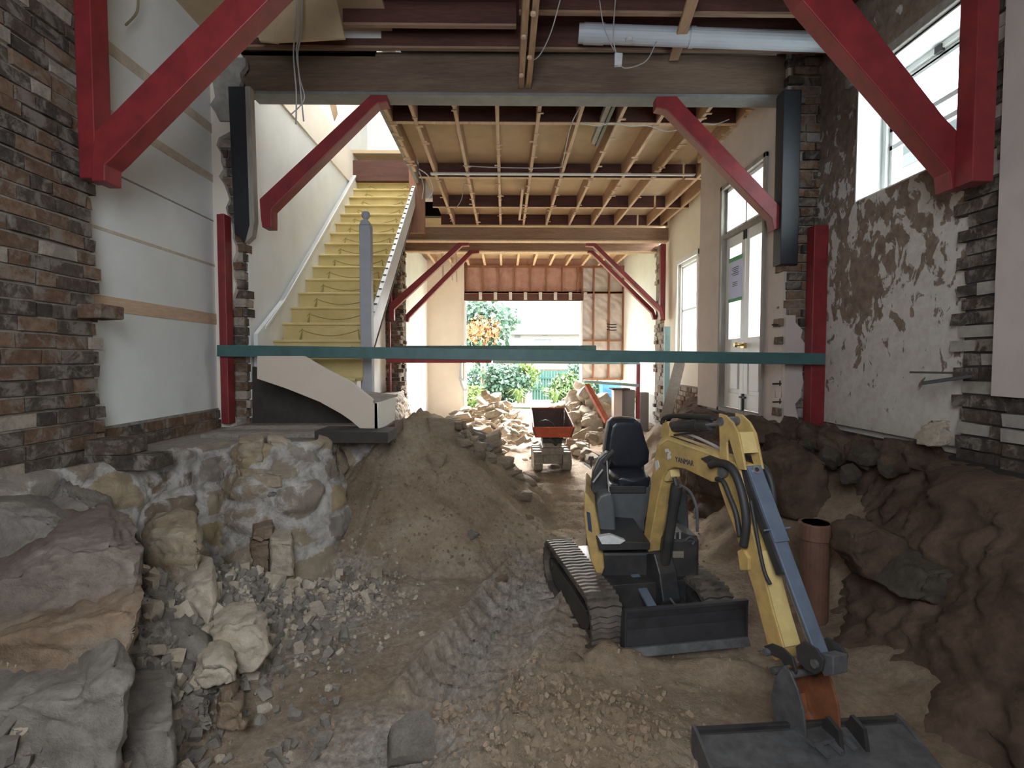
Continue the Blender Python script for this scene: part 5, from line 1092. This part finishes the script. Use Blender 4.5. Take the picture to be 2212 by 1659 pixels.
for a, c in zip(back, back[1:]):
    d = Vector((c[0]-a[0], c[1]-a[1])); n2 = Vector((-d.y, d.x)).normalized()*.008
    b.prism([w3(a[0], a[1], off), w3(a[0], a[1], off+bw), w3(c[0], c[1], off+bw), w3(c[0], c[1], off)], w3(n2.x, n2.y)-w3(0, 0))
dk = ex(b, 'digging_bucket', ['worn_steel', ], bevel=0)
b = MB()
for a, c in zip(back[:4], back[1:5]): b.prism([w3(a[0]+.012, a[1], off+.01), w3(a[0]+.012, a[1], off+bw-.01), w3(c[0]+.012, c[1]+.003, off+bw-.01), w3(c[0]+.012, c[1]+.003, off+.01)], w3(.004, 0)-w3(0, 0))
ex(b, 'bucket_lining', ['rusty_steel'], dk, bevel=0)
for o2 in (off-.004, off+bw-.006):
    b = MB(); b.prism([w3(*bp(x, y, off), o2) for x, y in bk_+fr2], RT*.010); ex(b, 'bucket_side', ['worn_steel' if o2 < 0 else 'rusty_steel'], dk, bevel=.002)
a = back[-1]; b = MB(); b.prism([w3(a[0]-.04, a[1]-.004, off-.006), w3(a[0]-.04, a[1]-.004, off+bw+.006), w3(a[0]+.045, a[1]+.004, off+bw+.006), w3(a[0]+.045, a[1]+.004, off-.006)], (0, 0, .014)); ex(b, 'bucket_lip', ['worn_steel'], dk, bevel=.002)
for k in range(3):
    c_ = off+.02+k*.065; b = MB(); b.prism([w3(a[0]+.04, a[1], c_-.014), w3(a[0]+.04, a[1], c_+.014), w3(a[0]+.09, a[1]-.01, c_+.007), w3(a[0]+.09, a[1]-.01, c_-.007)], (0, 0, .014)); ex(b, 'bucket_tooth', ['worn_steel'], dk, bevel=0)
# ------------------------------------------------------------------ cables and small fittings
def cable(pts, r, mat, lab, cat='cable', name='hanging_cable', group=None):
    b = MB(); b.tube(spline(pts, 7), r, 6); return tag(b.build(name, [mat], smooth=True), lab, cat, group)
Yc = 4.3
cable([P(645, -60, Y=Yc), P(638, 60, Y=Yc), P(634, 120, Y=Yc), P(640, 200, Y=Yc), P(639, 268, Y=Yc)], .006, 'cable_grey', 'leftmost grey cable hanging in front of the deep beam')
cable([P(655, -60, Y=Yc+.03), P(650, 70, Y=Yc+.03), P(643, 120, Y=Yc+.03), P(650, 200, Y=Yc+.03), P(656, 262, Y=Yc+.03)], .006, 'cable_grey', 'grey cable hanging furthest right in front of the deep beam')
cable([P(650, -60, Y=Yc+.05), P(648, 60, Y=Yc+.05), P(640, 110, Y=Yc+.05), P(648, 170, Y=Yc+.05), P(657, 215, Y=Yc+.05), P(628, 248, Y=Yc+.05)], .005, 'cable_grey', 'grey cable curling left at its loose end')
cable([P(205, -20, Y=3.3), P(203, 10, Y=3.3), P(192, 20, Y=3.3)], .008, 'cable_dark', 'short black cable end at the top of the left plaster')
cable([P(298, -20, X=-2.6), P(296, 25, X=-2.6), P(272, 54, X=-2.6)], .008, 'bark', 'brown frayed cord on the upper left plaster')
cable([P(1330, -10, Y=4.3), P(1325, 80, Y=4.3), P(1335, 125, Y=4.35), P(1350, 147, Y=4.4), P(1395, 132, Y=4.4), P(1418, 90, Y=4.4)], .005, 'cable_grey', 'looping white cable below the grey pipe')
cable([P(1295, 0, Y=4.2), P(1305, 60, Y=4.2), P(1327, 110, Y=4.3)], .004, 'cable_grey', 'thin cable dropping to the white junction box')
cable([P(1210, 0, Y=4.2), P(1190, 70, Y=4.3), P(1165, 120, Y=4.5), P(1140, 135, Y=4.8)], .005, 'cable_grey', 'thin cable drooping beside the doubled joist')
b = MB(); q = P(1337, 126, Y=4.3); b.box(q.x-.035, q.x+.03, q.y, q.y+.03, q.z-.05, q.z+.05, j=.01); tag(b.build('junction_box', ['decal_white'], bevel=.005), 'small white junction box dangling below the pipe', 'box')
b = MB(); q = P(1359, 91, Y=4.55); b.tube([q, q+Vector((0, 0, .03))], .032, 14); tag(b.build('ceiling_hook', ['decal_white']), 'round white cap under the grey pipe', 'cap')
cable([P(1255, 265, Y=5.9), P(1290, 272, Y=5.9), P(1320, 266, Y=5.9), P(1360, 272, Y=5.9), P(1400, 272, Y=5.9), P(1440, 283, Y=5.9), P(1475, 278, Y=5.9)], .006, 'decal_white', 'white cable sagging between the joists near the right brace')
cable([P(1520, 266, Y=5.9), P(1545, 268, Y=5.9), P(1575, 258, Y=5.9)], .006, 'decal_white', 'white cable end right of the right brace')
cable([P(1256, 225, Y=5.5), P(1232, 275, Y=5.9), P(1215, 350, Y=6.9), P(1202, 362, Y=7), P(1080, 362, Y=7.0), P(1000, 358, Y=7.0)], .007, 'cable_grey', 'cable running down a joist and across the ceiling above the lath strip')
cable([P(905, 370, Y=7.4), P(915, 400, Y=7.4), P(912, 430, Y=7.4)], .008, 'cable_grey', 'cable hanging beside the brown hanging board')
cable([P(905, 365, Y=7.5), P(925, 380, Y=7.5), P(935, 410, Y=7.5), P(925, 428, Y=7.5)], .008, 'decal_white', 'white cable bundle curling at the corner of the stair void')
cable([P(1003, 395, Y=7.7), P(997, 430, Y=7.7), P(985, 450, Y=7.7)], .006, 'cable_grey', 'thin cable hanging below the lath strip')
for k, (x, y0, y1) in enumerate(((954, 545, 600), (957, 555, 612), (975, 545, 605), (985, 545, 610))):
    cable([P(x, y0-8, Y=12), P(x+1, (y0+y1)/2, Y=12), P(x+2, y1, Y=12)], .008, 'cable_grey', 'thin wire hanging from the rear room ceiling at the left', group='wires in the rear room')
cable([P(1748, 800-25, X=2.93), P(1745, 800, X=2.93)], .004, 'cable_dark', 'stub of wire on the right nib') if False else None
for x, y in ((1686, 702), (1687, 829), (1687, 868)):
    a = P(x, y, X=2.64); b = MB(); b.tube([a, a+Vector((-.09, -.02, 0))], .008, 8); b.tube([a+Vector((-.01, 0, -.02)), a+Vector((-.01, 0, .03))], .006, 6)
    tag(b.build('pipe_stub', ['iron']), {702: 'upper iron pipe stub in the wall between the doors and the right post', 829: 'middle iron stub in the wall right of the french doors', 868: 'lowest iron stub in the wall right of the french doors'}[y], 'pipe')
for (x, y, x2, y2, w, lab) in ((1965, 804, 2100, 806, .012, 'thin dark bar jutting from the broken brick at the right'), (1992, 828, 2100, 812, .022, 'thicker dark bar below, jutting from the broken brick at the right')):
    b = MB(); b.bar(P(x, y, Y=3.35), P(x2, y2, Y=3.2), w*1.6, w); tag(b.build('iron_bar', ['iron'], bevel=.003), lab, 'bar')
b = MB(); q = [P(x, y, Y=6.2) for x, y in ((712, 205), (728, 205), (726, 225), (729, 245), (722, 262), (716, 240), (711, 222))]; b.prism(q, (0, .012, 0)); tag(b.build('torn_lining', ['pale_edge']), 'torn strip of lining hanging in the bright stairwell', 'scrap')
# clay pipe, buckets
q = P(1757, 1332, Y=3.25); b = MB(); zt = P(1757, 1128, Y=3.25).z
b.tube([(q.x, q.y, .0), (q.x, q.y, zt-.1), (q.x, q.y, zt-.1), (q.x, q.y, zt-.01), (q.x, q.y, zt), (q.x, q.y, zt), (q.x, q.y, zt-.1)], [.082, .082, .098, .098, .094, .078, .07], 24, cap=False)
tag(b.build('clay_pipe', ['terracotta'], smooth=False), 'upright dark clay pipe with a collar behind the excavator arm', 'pipe')
def shell_bucket(pts, X0, X1, th, T, name, mats, parent=None, lip=True):
    """bucket from a side profile (y,z): a bent plate between two side plates"""
    b = MB()
    for (a, c) in zip(pts, pts[1:]):
        d = Vector((0, c[0]-a[0], c[1]-a[1])).normalized(); nn = Vector((0, -d.z, d.y))*th
        b.prism([T@Vector((X0, a[0], a[1])), T@Vector((X1, a[0], a[1])), T@Vector((X1, c[0], c[1])), T@Vector((X0, c[0], c[1]))], T.to_3x3()@nn)
    for x in (X0, X1-th): b.prism([T@Vector((x, y, z)) for y, z in pts], T.to_3x3()@Vector((th, 0, 0)))
    return b.build(name, mats, parent, bevel=.002, seg=1)
# wide grading bucket lying open side up at the bottom edge
GB = empty('grading_bucket', (1.05, 1.85, 0)); tag(GB, 'wide dark grading bucket lying on the sand at the bottom edge', 'bucket')
ga_, gb_ = P(1503, 1583, Z=.135), P(1935, 1558, Z=.135); gw = gb_-ga_; gx_ = gw.normalized(); gy_ = Vector((-gx_.y, gx_.x, 0))
def gp(s, y, z): return ga_.xy.to_3d()+gw*s+gy_*y+Vector((0, 0, z))-Vector((1.05, 1.85, 0))
pr = [(.0, .02), (.0, .135), (-.03, .145), (-.16, .118), (-.34, .10), (-.50, .115), (-.62, .16)]
b = MB()
for a, c in zip(pr, pr[1:]): b.prism([gp(0, *a), gp(1, *a), gp(1, *c), gp(0, *c)], gy_*.004+Vector((0, 0, -.012)))
b.build('bucket_shell', ['worn_steel'], GB, bevel=.002)
for s in (0, 1):
    b = MB(); b.prism([gp(s, *p) for p in ((.01, .0), (.01, .165), (-.03, .16), (-.2, .10), (-.55, .05), (-.62, .0))], gx_*(-.014 if s == 0 else .014)); b.build('side_plate', ['worn_steel'], GB, bevel=.002)
b = MB(); b.prism([gp(0, .012, .13), gp(1, .012, .13), gp(1, .012, .155), gp(0, .012, .155)], -gy_*.02); b.build('edge_bar', ['machine_black'], GB, bevel=.003)
for s in (.60, .72):
    b = MB(); b.prism([gp(s, -.02, .13), gp(s, -.14, .12), gp(s, -.12, .20), gp(s, -.05, .21)], gx_*.016); b.build('bucket_ear', ['machine_black'], GB)
b = MB(); q = Vector((1.62, 1.78, .10)); b.tube([q, q+Vector((.05, .01, 0))], .03, 12); b.tube([q-Vector((.03, 0, 0)), q], .018, 10); tag(b.build('shackle_pin', ['bright_steel']), 'bright metal pin lying beside the grading bucket', 'pin')
# ------------------------------------------------------------------ dumper
DX, DY = .70, 8.1
DU = empty('track_dumper', (DX, DY, 0)); tag(DU, 'small tracked dumper with an orange red skip parked beyond the heap', 'dumper')
for s in (-1, 1):
    b = MB(); R = [(-.46, .14), (-.42, .22), (-.30, .27), (.30, .27), (.42, .22), (.46, .14), (.40, .05), (.28, .01), (-.28, .01), (-.40, .05)]
    cx = s*.21; b.prism([(cx-.06, y, z) for y, z in R], (.12, 0, 0))
    for k in range(26):
        t = k/26*len(R); i = int(t); f = t-i; y = R[i][0]*(1-f)+R[(i+1) % len(R)][0]*f; z = R[i][1]*(1-f)+R[(i+1) % len(R)][1]*f
        b.box(cx-.065, cx+.065, y-.012, y+.012, z-.014, z+.014)
    b.build('rubber_track', ['dusty_metal'], DU)
b = MB(); b.box(-.14, .14, -.42, .35, .12, .34); b.box(-.16, .16, -.45, -.40, .26, .36); b.box(-.13, .13, -.44, .30, .36, .44); b.build('chassis', ['dusty_metal'], DU, bevel=.01)
zt, zb_ = EYE+(780-886)/FPX*8.1, EYE+(780-935)/FPX*8.1
b = MB()
fr = -.52; bk = .30; z0, z1 = .52, .86
def quadp(mb, a, c, d, e, th, m=0): mb.prism([a, c, d, e], th, m)
quadp(b, (-.26, fr, z0), (.26, fr, z0), (.29, fr-.06, z0+.15), (-.29, fr-.06, z0+.15), (0, .02, 0))
quadp(b, (-.26, fr, z0), (.26, fr, z0), (.26, bk, z0), (-.26, bk, z0), (0, 0, .02), 1)
quadp(b, (-.24, bk, z0), (.24, bk, z0), (.25, bk+.1, z1), (-.27, bk+.1, z1), (0, -.02, 0), 1)
for s in (-1, 1): quadp(b, (s*.26, fr, z0), (s*.26, bk, z0), (s*.28, bk+.1, z1), (s*.30, fr-.06, z0+.15), (-s*.02, 0, 0), 1)
sk = b.build('skip', ['orange_red', 'skip_inside'], DU)
b = MB(); b.tube([(-.29, fr-.06, z0+.15), (.29, fr-.06, z0+.15)], .014, 8); b.tube([(-.27, bk+.1, z1), (.25, bk+.1, z1)], .014, 8); b.tube([(-.29, fr-.06, z0+.15), (-.28, bk+.1, z1)], .012, 8); b.tube([(.29, fr-.06, z0+.15), (.27, bk+.1, z1)], .012, 8); b.build('skip_rim', ['orange_red'], sk)
b = MB(); b.tube([(-.05, fr+.02, .50), (0, fr-.01, .47), (.04, fr+.02, .42)], .03, 8); b.box(-.15, .15, -.46, -.3, .43, .5); b.build('tipping_hinge', ['iron'], DU)
b = MB(); b.tube([(.12, -.5, .47), (.18, -.5, .47)], .035, 12); b.build('lamp', ['bright_steel'], DU)
b = MB(); b.tube(spline([(-.2, fr+.06, .6), (-.19, fr+.1, .72), (-.1, fr+.1, .76), (0, fr+.08, .7), (.03, fr+.05, .62)], 6), .008, 6); b.box(-.17, .0, fr+.02, fr+.1, .56, .66); o = b.build('battery_box', ['machine_black']); o.location = (DX, DY, 0); tag(o, 'black box with a carrying hoop sitting in the dumper skip', 'box')
# ------------------------------------------------------------------ garden beyond the opening
gx = np.linspace(-14, 18, 60); gy = np.linspace(15.1, 46, 60); A, B = np.meshgrid(gx, gy)
gridmesh('floor_garden', A, B, -.05+.04*fbm(A*2, B*2, 50), ['lawn'], kind='structure')
b = MB(); b.box(-.2, 4.2, 18.6, 19.0, -.02, .10); tag(b.build('garden_kerb', ['concrete'], bevel=.02), 'bleached concrete kerb at the back of the lawn', 'kerb')
def foliage(name, c, r, n, size, mat, label, cat, seed, trunk=None, long=1.0, up=0):
    rnd = np.random.RandomState(seed); root = empty(name, (c[0], c[1], 0)); tag(root, label, cat)
    d = rnd.normal(size=(n, 3)); d /= np.linalg.norm(d, axis=1)[:, None]; q = rnd.rand(n)**.45
    blob = 1+.25*np.sin(d[:, 0]*5+seed)*np.cos(d[:, 2]*6+d[:, 1]*4)
    p = d*(q*blob)[:, None]*np.array(r)+np.array([0, 0, c[2]])
    e = rnd.normal(size=(n, 3)); e[:, 2] += up; e /= np.linalg.norm(e, axis=1)[:, None]; f = np.cross(e, rnd.normal(size=(n, 3))); f /= np.linalg.norm(f, axis=1)[:, None]
    s = size*(.6+.8*rnd.rand(n))[:, None]; v = np.stack([p-f*s*.25, p+e*s*.5*long, p+f*s*.25, p+e*s*long*1.0+f*s*.05], 1)
    v = np.stack([p-e*s*.5*long, p+f*s*.3, p+e*s*.5*long, p-f*s*.3], 1).reshape(-1, 3)
    me = bpy.data.meshes.new('foliage'); me.from_pydata(v.tolist(), [], [(4*i, 4*i+1, 4*i+2, 4*i+3) for i in range(n)]); me.materials.append(M(mat))
    o = bpy.data.objects.new('foliage', me); COL.objects.link(o); o.parent = root
    b = MB()
    for k in range(trunk or 3):
        a = rnd.uniform(-.4, .4, 2); b.tube([(a[0]*.2, a[1]*.2, -.05), (a[0]*r[0]*.5, a[1]*r[1]*.5, c[2]*.6), (a[0]*r[0]*1.3, a[1]*r[1], c[2]+r[2]*.4)], [.05, .035, .012], 6)
    b.build('branch', ['bark'], root); return root
def at(px, py, Y): v = P(px, py, Y=Y); return (v.x, v.y, v.z)
foliage('garden_tree', at(1030, 705, 20.5), (1.25, 1.1, 1.35), 2600, .22, 'leaf_blue_green', 'blue green tree at the left of the garden opening', 'tree', 1, 4)
foliage('garden_tree', at(1075, 690, 24), (1.0, 1, .55), 1100, .22, 'leaf_blue_green', 'small dark tree crown touching the tiled roof', 'tree', 8, 3)
foliage('garden_shrub', at(1040, 715, 19.6), (.75, .6, .5), 520, .16, 'leaf_orange', 'shrub with orange new leaves in front of the tree', 'shrub', 2)
foliage('garden_shrub', at(1075, 828, 20), (1.35, .8, .85), 3200, .16, 'leaf_blue_green', 'dense dark hedge shrub left of the green fence', 'shrub', 3)
foliage('garden_shrub', at(1022, 860, 18.8), (.55, .5, .45), 1300, .14, 'leaf_lime', 'lime coloured shrub at the left edge of the garden', 'shrub', 4)
foliage('garden_shrub', at(1130, 812, 20.5), (.65, .5, .55), 1300, .16, 'leaf_lime', 'yellow green shrub in front of the fence', 'shrub', 5)
foliage('garden_shrub', at(1222, 845, 19.8), (.75, .6, .65), 1900, .15, 'leaf_green', 'mid green shrub right of the green fence', 'shrub', 6)
foliage('garden_shrub', at(1250, 815, 20.6), (.6, .5, .6), 1300, .15, 'leaf_blue_green', 'dark shrub at the right edge of the opening', 'shrub', 7)
foliage('garden_shrub', at(1350, 820, 21.6), (1.5, .8, 1.6), 2600, .2, 'leaf_green', 'tall shrub behind the blue bin', 'shrub', 17)
for i, (px, sd) in enumerate(((1120, 1), (1200, 2))):      # strappy clumps
    r = random.Random(sd); b = MB(); c = Vector(at(px, 873, 19.2)); c.z = 0
    for k in range(90):
        a = r.uniform(0, 2*PI); l = r.uniform(.35, .8); q = [Vector((0, 0, 0)), Vector((math.cos(a)*l*.3, math.sin(a)*l*.3, l*.8)), Vector((math.cos(a)*l*.8, math.sin(a)*l*.8, l*(1.0-.5*r.random())))]
        sd_ = Vector((-math.sin(a), math.cos(a), 0))*.022
        b.add([q[0]-sd_, q[0]+sd_, q[1]+sd_, q[1]-sd_, q[2]], [(0, 1, 2, 3), (3, 2, 4)])
    o = b.build('strappy_plant', ['leaf_lime']); o.location = c; tag(o, ('strappy green clump left of centre in the garden', 'strappy green clump below the green fence')[i], 'plant')
fa, fb = P(1150, 800, Y=22), P(1262, 862, Y=22)
F_ = empty('garden_fence', (fa.x, 22, 0)); tag(F_, 'teal green paling fence at the back of the garden', 'fence')
b = MB(); k = 0
while k*.115 < fb.x-fa.x+1.2: b.box(k*.115, k*.115+.10, 0, .02, 0, fa.z+.0); k += 1
b.build('palings', ['fence_teal'], F_); b = MB(); b.box(0, k*.115, -.05, 0, fa.z-.35, fa.z-.27); b.box(0, k*.115, -.05, 0, .4, .48); b.build('rail', ['fence_teal'], F_)
HO = empty('tiled_house', (2, 30, 0)); tag(HO, 'white house with a terracotta tiled roof behind the garden', 'house')
a, c = P(1068, 716, Y=30), P(1330, 716, Y=30); rz = P(1130, 672, Y=33).z
b = MB(); b.box(a.x-2, c.x+3-2, 0, 6, -.1, a.z-.1); b.build('house_wall', ['house_wall'], HO)
b = MB(); X0, X1 = a.x-2-.3, c.x+1.4; b.add([(X0, -.4, a.z-.05), (X1, -.4, a.z-.05), (X1, 3.2, rz), (X0+1.6, 3.2, rz), (X1, 6.5, a.z-.05), (X0, 6.5, a.z-.05), (X0, -.4, a.z-.2), (X1, -.4, a.z-.2), (X1, 6.5, a.z-.2), (X0, 6.5, a.z-.2)], [(0, 1, 2, 3), (3, 2, 4, 5), (0, 3, 5), (0, 6, 7, 1), (1, 7, 8, 4, 2), (4, 8, 9, 5), (5, 9, 6, 0), (6, 9, 8, 7)]); b.build('roof', ['roof_tile'], HO)
b = MB(); b.box(X0, X1, -.5, -.4, a.z-.2, a.z-.06); b.build('gutter', ['gutter'], HO)
for x0, x1, y0, y1 in ((1112, 1124, 724, 730), (1155, 1190, 732, 740), (1172, 1182, 722, 725)):
    p0, p1 = P(x0, y1, Y=29.95), P(x1, y0, Y=29.95); b = MB(); b.box(p0.x-2, p1.x-2, -.06, 0, p0.z, p1.z); b.build('house_window', ['machine_grey'], HO)
p0, p1 = P(1080, 800, Y=25), P(1300, 776, Y=25)
SH = empty('tiled_outbuilding', (p0.x, 25, 0)); tag(SH, 'low outbuilding with a pale tiled roof just behind the fence', 'building')
L = p1.x-p0.x; b = MB(); b.prism([(0, 0, p0.z), (L, 0, p0.z), (L, 1.6, p1.z), (0, 1.6, p1.z)], (0, 0, .06)); b.build('roof', ['roof_tile'], SH); b = MB(); b.box(.1, L-.1, .15, 1.6, -.05, p0.z+.02); b.build('wall', ['house_wall'], SH)
# blue bin and concrete posts by the pile
p0, p1 = P(1300, 866, Y=15.8), P(1342, 828, Y=15.8)
BI = empty('blue_bin', ((p0.x+p1.x)/2, 16, 0)); tag(BI, 'bright blue plastic bin behind the stone pile', 'bin')
w_ = (p1.x-p0.x)/2; b = MB(); b.add([(-w_*.85, -.25, -.05), (w_*.85, -.25, -.05), (w_*.85, .25, -.05), (-w_*.85, .25, -.05), (-w_, -.3, p1.z), (w_, -.3, p1.z), (w_, .3, p1.z), (-w_, .3, p1.z)], [(3, 2, 1, 0), (0, 1, 5, 4), (1, 2, 6, 5), (2, 3, 7, 6), (3, 0, 4, 7), (4, 5, 6, 7)]); b.build('bin_body', ['bin_blue'], BI, bevel=.02)
b = MB(); b.box(-w_*1.06, w_*1.06, -.34, .34, p1.z, p1.z+.07); b.build('lid', ['bin_blue'], BI, bevel=.02)
for k in range(4): b = MB(); b.box(-w_*.7, w_*.7, -.31, -.29, p1.z-.5+k*.1, p1.z-.46+k*.1); b.build('rib', ['bin_blue'], BI)
for x0, x1, y0, y1, Y, lab, mt in ((1326, 1344, 842, 910, 10.6, 'brown faced concrete stub pier right of the orange prop', 'string_paint'), (1344, 1372, 842, 912, 10.7, 'white concrete stub pier beside the thin red post', 'house_wall'), (1383, 1402, 848, 914, 10.75, 'white block right of the thin red post', 'house_wall')):
    p0, p1 = P(x0, y1, Y=Y), P(x1, y0, Y=Y); b = MB(); b.box(p0.x, p1.x, Y, Y+.25, -.05, p1.z); tag(b.build('stub_pier', [mt], bevel=.01), lab, 'pier')
b = MB(); p0 = P(1322, 842, Y=10.5); p1 = P(1360, 838, Y=10.5); b.box(p0.x, p1.x, 10.45, 10.8, p0.z, p0.z+.03); tag(b.build('flat_slate', ['rock_dark']), 'thin flat slab capping the stub pier', 'slab')
# downpipe at the left edge of the opening
DP = MB(); DP.tube([P(997, 745, Y=14.9), P(996, 820, Y=14.9), P(998, 830, Y=14.85), P(1003, 842, Y=14.8), P(1010, 842, Y=14.8)], .045, 10); DP.box(*[c_ for c_ in (P(991, 820, Y=14.85).x, P(1004, 820, Y=14.85).x)], 14.8, 14.9, P(995, 822, Y=14.85).z, P(995, 817, Y=14.85).z)
tag(DP.build('downpipe', ['pvc_grey']), 'short grey downpipe at the left side of the garden opening', 'pipe')
